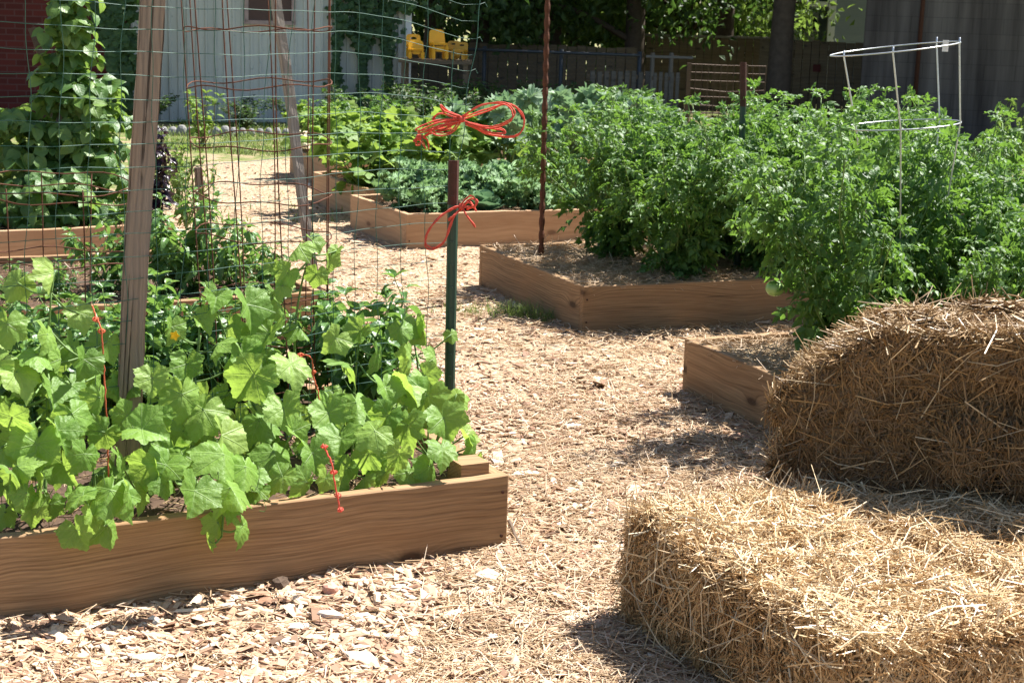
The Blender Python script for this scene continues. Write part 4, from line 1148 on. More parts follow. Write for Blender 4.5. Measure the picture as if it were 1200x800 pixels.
def bushy(kind, H, R, nst, nl, leafsize, tmpl, mat, seed, stem='stem', stem_r=.005, lean=.4, dn=.3, cone=1.0, pet=.3, droop=-.1):
    """plant mesh data in local coordinates: stems + leaves"""
    global rng
    keep = rng; rng = np.random.default_rng(seed)
    st = MB(); lf = MB(); P = []; D = []; 
    paths = []
    for i in range(nst):
        a = rng.random()*6.283; rr = R*math.sqrt(rng.random())*cone; h = H*(.68+.37*rng.random())*(1-.12*(rr/R)**2)
        tip = np.array([rr*math.cos(a), rr*math.sin(a), h]); m1 = tip*[.35, .35, .4]+rng.normal(0, .02, 3); m2 = tip*[.75, .75, .75]+rng.normal(0, .03, 3)
        C = catmull([[0, 0, -.03], m1, m2, tip], 6); paths.append(C); st.tube(C, np.linspace(stem_r, stem_r*.35, len(C)), 5)
    per = nl//nst
    PP = []; DD = []; SS = []
    for C in paths:
        for q in range(per):
            t_ = .12+.88*rng.random()**.8; j = int(t_*(len(C)-1)); a = rng.random()*6.283
            d = np.array([math.cos(a), math.sin(a), droop+rng.normal(0, .3)]); p = C[j]
            off = d*leafsize*pet*rng.random()
            PP.append(p+off); DD.append(d); SS.append(leafsize*(.65+.5*rng.random())*(1-.3*t_))
            if pet > .1 and q % 2 == 0: st.tube(np.array([p, p+off*.5+[0, 0, .01], p+off]), stem_r*.35, 4, cap=False)
        for q in range(4):      # leafy tip
            a = rng.random()*6.283; PP.append(C[-1]); DD.append(np.array([math.cos(a), math.sin(a), .8])); SS.append(leafsize*.55)
    PP = np.array(PP); DD = np.array(DD); SS = np.array(SS); N = rng.normal(0, dn, DD.shape)+[0, 0, 1]
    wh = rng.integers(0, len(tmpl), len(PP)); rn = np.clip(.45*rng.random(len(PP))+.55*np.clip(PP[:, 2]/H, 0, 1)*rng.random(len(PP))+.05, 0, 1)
    for s in range(len(tmpl)):
        i = wh == s
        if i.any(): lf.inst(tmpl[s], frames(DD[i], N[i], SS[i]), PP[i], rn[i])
    so_ = st.build('stem', M[stem], None, smooth=True); lo = lf.build('leaves', M[mat], None, smooth=True)
    rng = keep
    return so_.data, lo.data, so_, lo

PROTO = {}
def proto(kind, *a, **k):
    s_, l_, so_, lo = bushy(kind, *a, **k); bpy.data.objects.remove(so_); bpy.data.objects.remove(lo); PROTO.setdefault(kind, []).append((s_, l_))
for i in range(3): proto('tomato', 1.0, .56, 24, 900, .145, TOM, 'tomato', 100+i, droop=-.1, dn=.75, stem_r=.006)
for i in range(2): proto('tomato_low', .62, .42, 10, 210, .18, TOM, 'tomato', 120+i, droop=-.2, dn=.45)
for i in range(3): proto('pepper', .48, .28, 12, 280, .095, OV, 'pepper', 140+i, droop=-.25, dn=.45, stem_r=.004)
for i in range(2): proto('bean', .50, .40, 10, 170, .15, TRI, 'bean', 160+i, droop=-.2, dn=.4, pet=.6)
for i in range(2): proto('kale', .24, .22, 12, 150, .135, KAL, 'kale', 180+i, droop=.3, dn=.9, pet=.1)
for i in range(2): proto('squash', .50, .58, 20, 170, .12, SQ, 'squash', 200+i, droop=-.1, dn=.5, pet=.7)
for i in range(2): proto('zucchini', .66, .52, 17, 40, .19, ZUC, 'zucchini', 220+i, droop=.6, dn=.75, pet=.3, stem_r=.012)
proto('basil', .58, .13, 8, 300, .075, OV, 'basil', 240, stem='stemdark', droop=-.1, dn=.5)
proto('mint', .35, .25, 14, 200, .06, OV, 'tree_pale', 250, droop=-.1, dn=.5)
proto('sapling', .70, .28, 9, 90, .13, OV, 'squash', 260, stem='stemdark', droop=-.1, dn=.5, stem_r=.008)
proto('feathery', .60, .38, 24, 500, .05, OV, 'bushgold', 270, stem='stemdark', droop=.2, dn=.8, stem_r=.003)
proto('shrub', .9, .65, 22, 700, .10, OV, 'tree', 280, stem='stemdark', droop=.1, dn=.6, stem_r=.006)
proto('cress', .42, .12, 4, 34, .10, OV, 'pepper', 290, droop=0, dn=.4)

def plant(kind, name, label, cat, loc, scale=1.0, sz=1.0, rot=None, group=None, var=None):
    pr = PROTO[kind]; s_, l_ = pr[(var if var is not None else random.randrange(len(pr))) % len(pr)]
    t = thing(name, label, cat, loc, rot if rot is not None else random.random()*6.28, group); t.scale = (scale, scale, scale*sz)
    for nm, me in (('stem', s_), ('leaves', l_)):
        o = bpy.data.objects.new(nm, me); COL.objects.link(o); o.parent = t
    return t

def tomato_fruit(t, world, r):
    bm = bmesh.new(); bmesh.ops.create_uvsphere(bm, u_segments=24, v_segments=12, radius=1)
    for v in bm.verts:
        a = math.atan2(v.co.y, v.co.x); rr = 1+.05*math.cos(6*a)*(1-v.co.z**2); v.co = Vector((v.co.x*rr*r, v.co.y*rr*r, v.co.z*.8*r-(.12*r if v.co.z > .8 else 0)))
    me = bpy.data.meshes.new('fruit'); bm.to_mesh(me); bm.free(); me.materials.append(M['fruit'])
    for p in me.polygons: p.use_smooth = True
    o = bpy.data.objects.new('fruit', me); COL.objects.link(o); o.parent = t
    Mi = (Matrix.Translation(t.location)@Matrix.Rotation(t.rotation_euler[2], 4, 'Z')@Matrix.Diagonal((*t.scale, 1))).inverted()
    o.location = Mi@Vector([float(x) for x in world]); o.scale = (1/t.scale[0],)*3
    mb = MB(); mb.tube([[0, 0, r*.65], [.004, 0, r*1.2], [.02, .01, r*1.9]], .0035, 6)
    for q in range(5):
        an = q*2*math.pi/5; mb.inst(OV[0], frames(np.array([[math.cos(an), math.sin(an), -.15]]), np.array([[0, 0, 1.]]), [r*.9]), np.array([[0, 0, r*.78]]), np.array([.5]))
    mb.build('calyx', M['stem'], o)

# tomatoes in the middle bed
TG = 'tall staked tomato plants'
tl = [(.72, .42, .98, 'dark tomato plant nearest the rusty rod in the straw-mulched bed'),
      (1.25, .40, 1.0, 'tomato plant rising behind the middle of the straw-mulched bed front plank'),
      (1.78, .42, 1.02, 'tomato plant just left of the green stake with the brown tip'),
      (2.25, .45, 1.05, 'tomato plant just right of the green stake with the brown tip'),
      (.68, 1.02, 1.06, 'tomato plant at the back left of the straw-mulched bed, beside the zucchini'),
      (1.25, 1.02, 1.12, 'tallest tomato plant, back centre of the straw-mulched bed'),
      (1.82, 1.02, 1.06, 'tomato plant directly in front of the rusty mesh panel'),
      (2.3, 1.05, 1.08, 'tomato plant at the back right corner of the straw-mulched bed')]
for i, (a, b, s_, lab) in enumerate(tl): plant('tomato', 'tomato_plant', lab, 'tomato plant', BP(B2, a-.04, b-.10), s_*.95, .90, i*1.9, TG, i)
t4 = []
for i, (a, b, s_, sz, lab) in enumerate([(.36, .54, .95, 1.06, 'tomato plant with a green tomato leaning past the left plank behind the bales'),
      (.80, .98, .98, 1.10, 'tomato plant left of the tilted galvanised cage'),
      (1.25, .95, 1.05, 1.06, 'tomato plant under the tilted galvanised cage'),
      (.80, .25, .80, 1.0, 'tomato plant with low leaves right behind the slumped left end of the upper bale'),
      (1.15, .45, .90, 1.05, 'tomato plant with dark lower leaves just above the slumped bale end'),
      (1.62, .45, .80, .84, 'sprawling tomato plant with a pale green tomato at the right of the photo'),
      (1.75, 1.0, .68, .74, 'tomato plant behind the sprawling one, right of the tilted cage'),
      (2.2, .45, .64, .74, 'tomato plant at the far right edge above the bales')]):
    t4.append(plant('tomato', 'tomato_plant', lab, 'tomato plant', BP(B4, a, b), s_*(.88 if i else 1), sz*.96, i*2.3+.5, TG, i+1))
tomato_fruit(t4[0], AT(908, 338, 5.86), .036); tomato_fruit(t4[5], AT(1134, 323, 5.65), .034)
# cucumber-like tall shoots in the galvanised cage
tc_ = BP(B4, 1.25, 1.0)
# peppers / beans
PG = 'leafy pepper plants'
for i, (px, py, s_, lab) in enumerate([(228, 345, .95, 'bright leafy pepper bush right of the thick brown post, the tallest in its bed'), (192, 350, .80, 'bright pepper bush touching the right edge of the thick brown post'), (128, 342, .80, 'bright pepper bush just left of the thick brown post'),
      (268, 338, .62, 'small pepper plant at the right corner of the pepper bed'), (66, 352, .40, 'tiny pepper plant seen through the low rusty cage'), (302, 350, .55, 'pepper plant inside the tall cage view, by the dark plank end'), (12, 356, .38, 'tiny pepper plant at the left edge above the cucumber leaves')]):
    plant('pepper', 'pepper_plant', lab, 'pepper plant', G(px, py, .19), s_, 1.0, i*2.1, PG, i)
for i, (px, py, Y, s_, lab) in enumerate([(55, 470, 4.75, .85, 'dark pepper plant behind the left cucumber leaves and orange string'), (130, 470, 4.85, .8, 'young pepper plant directly behind the thick post foot'), (195, 460, 5.0, .62, 'pepper plant behind the yellow cucumber flower'), (262, 450, 5.1, .62, 'pepper plant in the left half of the tall rusty cage'), (335, 440, 5.2, .72, 'airy pepper plant in the right half of the tall rusty cage'),
      (400, 455, 5.15, .85, 'pepper plant right of the tall rusty cage'), (455, 455, 5.1, 1.0, 'tallest thin pepper plant, left of the green stake seen through the wire'), (-5, 465, 4.7, 1.0, 'pepper plant cut by the left edge of the photo'), (92, 455, 4.95, .85, 'tall pepper plant between the orange string and the thick post'), (228, 455, 5.1, .9, 'pepper plant just right of the thick post, before the bright pepper bushes'), (25, 450, 5.0, .80, 'tall dark pepper plant at the left side of the low rusty cage'), (300, 445, 5.2, .8, 'pepper plant in the middle of the tall rusty cage'), (165, 450, 5.05, 1.0, 'tall pepper plant hidden right behind the thick post')]):
    p = AT(px, py, Y); p[2] = .19; plant('pepper', 'pepper_plant', lab, 'pepper plant', p, s_, 1.0, i*1.7+.3, PG, i+1)
# beans on poles
for i, (p0, p1, lab) in enumerate([((52, 255), (96, -30), 'bean pole leaning right with its head out of the top of the photo'), ((118, 250), (37, 33), 'bean pole leaning left with a cut pale end'), ((57, 255), (60, 110), 'short upright bean pole in the middle of the bean mass')]):
    Y = 9.6+.15*i; a, b = AT(*p0, Y), AT(*p1, Y); a[2] = .15
    lean_post('bean_pole', a, b, .05, .05, 'stick' if i else 'post', lab, 'pole', .3)
def bean_vine(pts, Y, wid, n, lab, seed, ls=.12):
    C = catmull([AT(x, y, Y) for x, y in pts], 14); b = C[0].copy(); b[2] = .19
    t = thing('bean_plant', lab, 'bean plant', b, 0, 'climbing bean plants'); C = C-b
    st = MB(); tw = np.linspace(0, 30, len(C)); st.tube(C+.03*np.stack([np.cos(tw), np.sin(tw), tw*0], 1), .004, 5); lf = MB()
    j = rng.integers(0, len(C), n); wv = np.interp(j/len(C), np.linspace(0, 1, len(wid)), wid)
    dr = rdir(n); dr[:, 2] *= .4; P = C[j]+dr*(wv*np.sqrt(rng.random(n)))[:, None]+rng.normal(0, .03, (n, 3))
    D = dr+[0, -.2, -.5]+rng.normal(0, .35, (n, 3)); N = dr*.4+[0, 0, 1]+rng.normal(0, .35, (n, 3)); wh = rng.integers(0, 3, n)
    for s in range(3):
        i = wh == s; lf.inst(TRI[s], frames(D[i], N[i], ls*rng.uniform(.8, 1.4, i.sum())), P[i])
    st.build('stem', M['stem'], t, smooth=True); lf.build('leaves', M['bean'], t, smooth=True)
bean_vine([(78, 258), (72, 200), (70, 130), (78, 60), (85, -20)], 9.6, [.28, .26, .18, .12, .10, .09], 290, 'bean plant climbing the tallest pole in a narrow leafy column', 1)
bean_vine([(25, 258), (25, 210), (20, 160), (15, 128)], 9.5, [.30, .35, .25, .12], 190, 'bean plant forming the low leafy mass at the left edge', 2)
bean_vine([(115, 258), (112, 215), (105, 165), (112, 125), (95, 95)], 9.6, [.28, .30, .25, .16, .1], 230, 'bean plant forming the leafy mass left of the brown post', 3)
bean_vine([(70, 262), (66, 235), (60, 200)], 9.35, [.35, .35, .3], 150, 'bean plant with shaded leaves along the far left plank', 4, .11)
plant('basil', 'purple_basil', 'dark purple basil spike just right of the thick brown post', 'basil plant', AT(186, 268, 9.35), 1.0, 1.05)
plant('mint', 'leafy_herb', 'pale green herb clump beside the short brown stake', 'herb', AT(218, 262, 9.6), .9, 1.3)
plant('mint', 'leafy_herb', 'soft green herb behind the purple basil, against the lawn', 'herb', AT(208, 235, 10.2), .8, 1.3)
plant('cress', 'weed', 'small weed with two drooping leaves on the chips right of the short stake', 'weed', AT(277, 250, 9.9)*[1, 1, 0], .45)
# kale
KL = ['kale plant at the left end of the kale bed', 'second kale plant from the left in the kale bed', 'kale plant just left of the green stake head', 'kale plant directly behind the small red bow', 'kale plant between the stake and the rusty rod', 'kale plant left of the rusty rod', 'kale plant partly behind the rusty rod', 'kale plant at the right end of the kale bed, next to the tomatoes']
for i, lab in enumerate(KL): plant('kale', 'kale_plant', lab, 'kale', BP(B3, .20+i*.27, .50+.25*(i % 2), .19), 1.1, 1.0, i*1.3, 'curly kale plants', i)
KB = ['low kale plant in the front row by the left plank', 'low kale plant in the front row right of the small bow', 'low kale plant in the front row close to the rusty rod', 'front row kale plant nearest the tomatoes']
for i, lab in enumerate(KB): plant('kale', 'kale_plant', lab, 'kale', BP(B3, [.30, .95, 1.45, 1.9][i], .22, .19), .95, .9, i*2.3, 'curly kale plants', i)
def cabbage(p, lab):
    t = thing('cabbage', lab, 'cabbage', p, 0, 'smooth leaved cabbages'); mb = MB()
    tm = palmate([(0, 1, 1), (60, .95, 0), (110, .8, 0), (150, .6, 0), (180, .2, 0)], 5, 26, .01, -.25, .03, 3)
    for i in range(13):
        a = i*2.4; el = .1+i*.09; d = np.array([math.cos(a), math.sin(a), el]); n_ = np.array([-math.cos(a)*el, -math.sin(a)*el, 1.0])
        mb.inst(tm, frames(np.array([d]), np.array([n_]), [.15-.006*i]), np.array([[.01*math.cos(a), .01*math.sin(a), .01+.006*i]]))
    mb.build('leaves', M['cabbage'], t, smooth=True)
cabbage(BP(B3, .62, .20, .2), 'smooth pale cabbage in the front of the kale bed, left of the stake'); cabbage(BP(B3, 1.22, .22, .2), 'smooth blue-green cabbage in the kale bed just right of the stake')
# squash bed
SL = ['yellow-green squash spilling over the corner of its bed left of the kale', 'squash plant with pale leaves behind the left kale', 'squash plant right behind the stake head', 'squash plant with yellowing leaves behind the middle kale']
for i, lab in enumerate(SL): plant('squash', 'squash_plant', lab, 'squash plant', BP(B5, [.12, .50, .80, 1.05][i], [.35, .75, .35, .8][i]), 1.0, 1.05, i*1.4, 'sprawling squash plants', i)
ZL = ['zucchini plant with silver upright leaves left of the rusty rod', 'zucchini plant with silver upright leaves right of the rusty rod', 'zucchini plant with big silvery leaves touching the tall tomatoes']
for i, lab in enumerate(ZL): plant('zucchini', 'zucchini_plant', lab, 'zucchini plant', BP(B5, [1.28, 1.72, 2.2][i], [.35, .45, .35][i]), 1.05, 1.02, i*2.0, 'silvery zucchini plants', i)
# rear beds
RL = [('tomato_low', 'bushy dark plant at the left end of the rear bed'), ('tomato_low', 'bushy plant in the rear bed under the ivy corner'), ('shrub', 'dense green bush in the rear bed below the yellow chairs'), ('tomato_low', 'bushy plant in the rear bed above the big bow'),
      ('zucchini', 'upright leafy plant in the rear bed behind the zucchinis'), ('tomato_low', 'bushy plant in the rear bed left of the feathery bush'), ('squash', 'broad-leaved plant at the right end of the rear bed'), ('squash', 'broad-leaved squash in the rear bed behind the pale heap')]
for i, (kd, lab) in enumerate(RL): plant(kd, 'garden_plant', lab, 'garden plant', BP(B8, [.2, .65, 1.1, 1.6, 2.1, 2.6, 3.2, .35][i], [.4, .8, .6, .5, .7, .5, .6, .9][i]), .95, [.95, .95, .8, .9, .75, .75, .7, .95][i], i*1.1, 'mixed plants in the rear beds', i)
for i, (a, b, kd, lab) in enumerate([(.3, .4, 'tomato_low', 'bushy plant behind the tallest tomato'), (.9, .8, 'squash', 'broad-leaved plant below the pallets'), (1.4, .4, 'zucchini', 'upright silvery plant near the rusty mesh panel'), (2.0, .7, 'tomato_low', 'bushy plant near the big dark tree trunk')]):
    plant(kd, 'garden_plant', lab, 'garden plant', BP(B10, a, b), .66, .66, i*1.7, 'mixed plants in the rear beds', i)
for i, (a, b, kd, lab) in enumerate([(.3, .5, 'pepper', 'low pepper row plant nearest the tilted cage by the lawn'), (.85, .7, 'tomato_low', 'low bush between the tilted cage and the lawn'), (1.4, .4, 'pepper', 'low plant at the edge of the lawn on the right'), (1.9, .7, 'tomato_low', 'low bush at the right edge of the photo before the lawn')]):
    plant(kd, 'garden_plant', lab, 'garden plant', BP(B9, a, b), .8, .75, i*1.7, 'mixed plants in the rear beds', i)
for i, (px, py, Y, kd, sc, lab) in enumerate([(1130, 262, 8.4, 'tomato_low', .8, 'low spreading bush right of the tilted cage'), (1185, 270, 8.2, 'tomato_low', .65, 'low spreading bush at the right edge above the bales'), (1065, 235, 8.9, 'tomato', .74, 'tomato plant reaching up behind the tilted cage'), (960, 230, 8.9, 'tomato', .80, 'tomato plant left of the tilted cage'), (1190, 235, 10.0, 'tomato_low', .5, 'small bush against the lawn at the right edge')]):
    p = AT(px, py, Y); p[2] = 0; plant(kd, 'tomato_plant' if 'tomato' in kd else 'garden_plant', lab, 'tomato plant', p, sc, 1.0, i*2.2, TG, i)
for i, (px, py, lab) in enumerate([(560, 112, 'weedy shrub under the yellow chairs'), (625, 112, 'weedy shrub with white flowers by the chain-link fence'), (500, 122, 'weedy shrub at the corner of the metal shed'), (432, 126, 'dark shrub at the foot of the ivy')]):
    p = G(px, py); p = AT(px, py, min(p[1], 17.5)); p[2] = 0; plant('shrub', 'shrub', lab, 'shrub', p, .95, .8, i*1.2, 'shrubs along the back of the garden')
p = AT(712, 120, 16.5); p[2] = 0.0; plant('feathery', 'feathery_bush', 'pale yellowish feathery bush in front of the wooden pallets', 'bush', p, 1.0, .95)
p = AT(1192, 160, 17.5); p[2] = 0; plant('mint', 'weed', 'pale weed tuft against the dark block building at the right edge', 'weed', p, 1.3, 1.6)
p = G(237, 143); p = AT(237, 143, 17.0); p[2] = 0; plant('sapling', 'young_tree', 'small yellow-green sapling standing alone in front of the grey metal wall', 'sapling', p, .95, .95)
# dark growth at the wall foot
for i, (px, lab) in enumerate([(170, 'dark bush at the foot of the wall where brick meets metal'), (290, 'low dark bush at the foot of the metal wall below its window'), (355, 'low dark bush at the foot of the metal wall beside the ivy')]):
    p = AT(px, 140, 19.6); p[2] = 0; plant('shrub', 'shrub', lab, 'shrub', p, .75, .6, i*1.4+.4, 'shrubs along the metal wall')

# grass tuft beside bed 2 and lawn grass
def grass(name, P, h0, h1, w_, label, kind=None, cat='grass'):
    k = len(P); mb = MB(); a = rng.random(k)*6.283; D = np.stack([np.cos(a)*.45, np.sin(a)*.45, np.ones(k)], 1)+rng.normal(0, .2, (k, 3)); N = np.stack([-np.cos(a), -np.sin(a), np.full(k, .2)], 1)
    h = rng.uniform(h0, h1, k); R = frames(D, N, np.ones(k))*np.stack([np.full(k, w_), h, h], 1)[:, None, :]
    b = P.mean(0); mb.inst(BLADE, R, P-b); tag(mb.build(name, M['grass'], loc=b), label, cat, kind=kind)
g = G(605, 372); n = 420; grass('grass_tuft', g+np.c_[rng.normal(0, .07, n), rng.normal(0, .06, n), np.zeros(n)], .03, .12, .004, 'thick grass tuft growing at the foot of the straw-mulched bed', 'stuff')
g = G(562, 368); n = 260; grass('grass_tuft', g+np.c_[rng.normal(0, .12, n), rng.normal(0, .06, n), np.zeros(n)], .02, .07, .004, 'thin sparse grass tuft left of the thick one on the chips', 'stuff')
g = G(640, 378); n = 90; grass('grass_tuft', g+np.c_[rng.normal(0, .03, n), rng.normal(0, .03, n), np.zeros(n)], .04, .11, .004, 'small grass sprig against the long plank of the straw-mulched bed', 'stuff')
def lawn():
    out = []
    for (n, x0, x1, y0, y1) in ((26000, -5.2, -.9, 11, 20.5), (26000, 2.8, 7.6, 10.5, 21.2)):
        P = np.stack([rng.uniform(x0, x1, n), rng.uniform(y0, y1, n), np.full(n, -.01)], 1)
        pat = vnoise(P, .9)*.6+vnoise(P, 2.6)*.4
        m = ((~path_mask(P)) | (rng.random(n) < .06)) & (pat > (.36 if x0 > 0 else .45)) & ~in_beds(P); out.append(P[m])
    P = np.concatenate(out); grass('grass', P, .035, .10, .011, 'short green lawn grass behind the beds', 'stuff')
lawn()

# ------------------------------------------------------------------ background: left
def facing_wall(p0, p1, H, T, z0=0):
    """frame of a wall from ground point p0 to p1 (camera-facing face on that line)"""
    p0 = np.array(p0[:2]); p1 = np.array(p1[:2]); L = np.linalg.norm(p1-p0); a = math.atan2(*(p1-p0)[::-1]); return p0, L, a
# stones
NS = 17
pr0 = None
for i in range(NS):
    px = 182+i*10.2; p = AT(px, 143, 18.4+.02*i); p[2] = .0
    if pr0 is None:
        bm = bmesh.new(); bmesh.ops.create_icosphere(bm, subdivisions=2, radius=.5)
        for v in bm.verts:
            f = 1+random.uniform(-.06, .06); v.co = Vector((v.co.x*.115*f, v.co.y*.08*f, v.co.z*.15*f))
        me = bpy.data.meshes.new('edging_stone'); bm.to_mesh(me); bm.free(); me.materials.append(M['stone'])
        pr0 = bpy.data.objects.new('edging_stone', me); COL.objects.link(pr0); o = pr0
        tag(o, 'small rounded grey edging stone in the row before the metal wall', 'stone', 'edging stones before the metal wall')
    else:
        o = pr0.copy(); COL.objects.link(o)
    o.location = tuple(p+[0, 0, .03]); o.rotation_euler = (0, 0, random.random()); s_ = random.uniform(.85, 1.2); o.scale = (s_, s_, s_*random.uniform(.8, 1.1))

# metal shed
sp0 = AT(148, 143, 20.2); sp1 = AT(475, 143, 21.4); p0, L, a = facing_wall(sp0, sp1, 3, .1)
sh = thing('metal_shed', 'pale grey ribbed metal shed with a small window and ivy', 'shed', (p0[0], p0[1], 0), a)
mb = MB(); step = .115; n = int(L/step); V = []; H = 3.4
prof = []
for i in range(n):
    x = i*step; prof += [(x, 0), (x+step*.62, 0), (x+step*.70, -.018), (x+step*.92, -.018)]
prof.append((L, 0)); k = len(prof)
V = [[x, y, z] for z in (0, H) for x, y in prof]; mb.add(V, [[i, i+1, k+i+1, k+i] for i in range(k-1)])
mb.box((L/2, 1.7, H/2), (L-.02, 3.3, H-.02)); mb.build('wall', M['shed'], sh)
mb = MB(); mb.box((L+.01, -.0, H/2), (.085, .09, H)); mb.build('corner_trim', M['white'], sh)
mb = MB(); V = [[-.1, -.25, H], [L+.15, -.25, H], [L+.15, 1.7, H+.9], [-.1, 1.7, H+.9], [L+.15, 3.6, H], [-.1, 3.6, H]]
mb.add(V, [[0, 1, 2, 3], [3, 2, 4, 5]]); mb.build('roof', M['shed'], sh)
def shed_local(px, py):
    P = G(px, py, 0) ; d = ray(px, py); n_ = np.array([-math.sin(a), math.cos(a)]); t_ = (p0@n_)/(d[:2]@n_); w_ = CAMLOC+d*t_
    return (w_[:2]-p0)@np.array([math.cos(a), math.sin(a)]), w_[2]
x0, z0 = shed_local(288, 26); x1, z1 = shed_local(343, 26)
wd = x1-x0; wf = MB(); zt = z0+.62
for (cx, cz, sx, sz) in ((x0+wd/2, z0, wd+.06, .05), (x0+wd/2, zt, wd+.06, .05), (x0, (z0+zt)/2, .05, zt-z0), (x1, (z0+zt)/2, .05, zt-z0)): wf.box((cx, -.035, cz), (sx, .05, sz))
wfo = wf.build('window', plain('pinkish_frame', (.36, .26, .24), .7), sh)
mb = MB(); mb.box((x0+wd/2, -.026, (z0+zt)/2), (wd-.05, .012, zt-z0-.05)); mb.build('pane', plain('brown_pane', (.075, .035, .03), .3), wfo)

# brick building
bp0 = AT(-140, 140, 19.4); bp1 = AT(152, 140, 19.9); q0, LB, ab = facing_wall(bp0, bp1, 5, .1)
bb = thing('brick_building', 'dark red brick building at the left edge behind the beans', 'building', (q0[0], q0[1], 0), ab)
mb = MB(); mb.box((LB/2, 3.0, 2.6), (LB, 6, 5.2)); mb.build('wall', M['brick'], bb)
mb = MB(); mb.box((LB/2, 3.0, 5.26), (LB+.2, 6.2, .1)); mb.build('roof', M['white'], bb)

# ivy
def ivy(pts, n, depth, ls, lab, name='ivy', mat='ivy', spread=None):
    """pts: list of world polyline columns (top to bottom) and widths"""
    b = np.array(pts[0][0]); b = np.array([b[0], b[1], 0]); t = thing(name, lab, 'ivy', b, 0, 'ivy climbing the back walls'); lf = MB(); st = MB()
    for (top, bot, wd, frac) in pts:
        k = int(n*frac); u = rng.random(k); P = np.array(top)+(np.array(bot)-np.array(top))*u[:, None]
        P += np.c_[rng.normal(0, wd/2, k)*(.6+.6*np.sin(u*7)), rng.uniform(-depth, 0, k), rng.normal(0, .05, k)]
        D = np.c_[rng.normal(0, .5, k), np.full(k, -.4), np.full(k, -.9)]; N = np.c_[rng.normal(0, .3, k), np.full(k, -1.0), np.full(k, .5)]
        lf.inst(IVY, frames(D, N, ls*rng.uniform(.6, 1.3, k)), P-b)
        tt = np.linspace(0, 1, 14); C = np.array(top)+(np.array(bot)-np.array(top))*tt[:, None]+np.c_[.05*np.sin(tt*9), -.02+tt*0, tt*0]; st.tube(C-b, .012, 5)
    st.build('stem', M['stemdark'], t, smooth=True); lf.build('leaves', M[mat], t)
def SW(px, py, off=.06):
    d = ray(px, py); n_ = np.array([-math.sin(a), math.cos(a)]); t_ = ((p0-n_*off)@n_)/(d[:2]@n_); w_ = CAMLOC+d*t_; w_[2] = max(w_[2], .02); return w_
ivy([(SW(385, -30), SW(430, -5), .35, .16), (SW(425, -30), SW(475, 8), .40, .24), (SW(400, -10), SW(392, 105), .14, .14), (SW(427, -10), SW(425, 125), .20, .26), (SW(452, 0), SW(458, 120), .14, .20)], 1700, .12, .062, 'dark ivy hanging in strips over the right end of the metal shed')
ivy([(SW(134, -30, .5), SW(137, 130, .5), .26, .55), (SW(118, -30, .5), SW(140, 50, .5), .22, .25), (SW(150, 40, .5), SW(150, 135, .5), .2, .2)], 1500, .15, .08, 'dark ivy column between the brick and the metal wall')
p = AT(384, 145, 16.8); p[2] = 0
def heap(p, lab):
    t = thing('tarp_heap', lab, 'tarp', p); bm = bmesh.new(); bmesh.ops.create_icosphere(bm, subdivisions=5, radius=1)
    for v in bm.verts:
        c_ = v.co; nn = vnoise(np.array([[c_.x+3, c_.y+4, c_.z+9]]), 2.6)[0]-.5; n2 = abs(vnoise(np.array([[c_.x+3, c_.y+4, c_.z+9]]), 7)[0]-.5)
        f = 1+nn*.75-n2*.3; v.co = Vector((c_.x*.40*f, c_.y*.30*f, max(c_.z*.25*f, -.02)))
    me = bpy.data.meshes.new('tarp'); bm.to_mesh(me); bm.free(); me.materials.append(M['tarp']); o = bpy.data.objects.new('tarp', me); COL.objects.link(o); o.parent = t
    mb = MB(); mb.box((-.28, -.12, .05), (.22, .2, .09), rotz_m(.4)); mb.build('blue_corner', M['blue'], t)
heap(p, 'rumpled cream and yellow tarp heap on the lawn by the metal shed')

# ------------------------------------------------------------------ background: fences, chairs, trees
def plank_fence(pa, pb_, H, pw, mat, label, name='wooden_fence', top=0.0, z0=0.0, gap=.012, rail=True):
    q, L, an = facing_wall(pa, pb_, H, .02); t = thing(name, label, 'fence', (q[0], q[1], z0), an)
    mb = MB(); x = 0
    while x < L-pw*.5:
        h = H+rng.normal(0, .012); mb.box((x+pw/2, 0, h/2), (pw-gap, .02, h)); x += pw
    mb.build('planks', M[mat], t)
    if rail:
        for z in (.25*H, .85*H):
            mb = MB(); mb.box((L/2, .035, z), (L, .045, .08)); mb.build('rail', M[mat], t)
    for xx in (0, L/2, L):
        mb = MB(); mb.box((xx, .065, H/2), (.09, .09, H-.03)); mb.build('fence_post', M[mat], t)
    if top:
        mb = MB(); mb.box((L/2, 0, H+.02), (L, .07, .035)); mb.build('cap_rail', M['fencegrey'], t)
    return t
def g0(px, Y): p = AT(px, 100, Y); p[2] = 0; return p
def hz(px, py, Y): return AT(px, py, Y)[2]
plank_fence(g0(735, 26), g0(912, 26.5), hz(740, 42, 26), .14, 'fencewood', 'dark plank fence with a pale top rail behind the pallets', top=1)
plank_fence(g0(890, 25), g0(1012, 24), hz(950, 48, 24.5), .14, 'fencewood', 'brown plank fence between the big tree trunk and the block building')
fp = g0(931, 24.6); fp[2] = hz(957, 80, 24.5); mb = MB(); q_ = AT(957, 80, 24.35); mb.box((0, 0, 0), (.11, .02, .11)); o = mb.build('red_plate', M['redtag'], loc=q_); tag(o, 'small dark red square plate on the brown plank fence', 'sign')
plank_fence(g0(455, 24.2), g0(742, 24.6), hz(600, 52, 24.4), .15, 'fencewood', 'very dark plank fence behind the chain-link fence and yellow chairs')
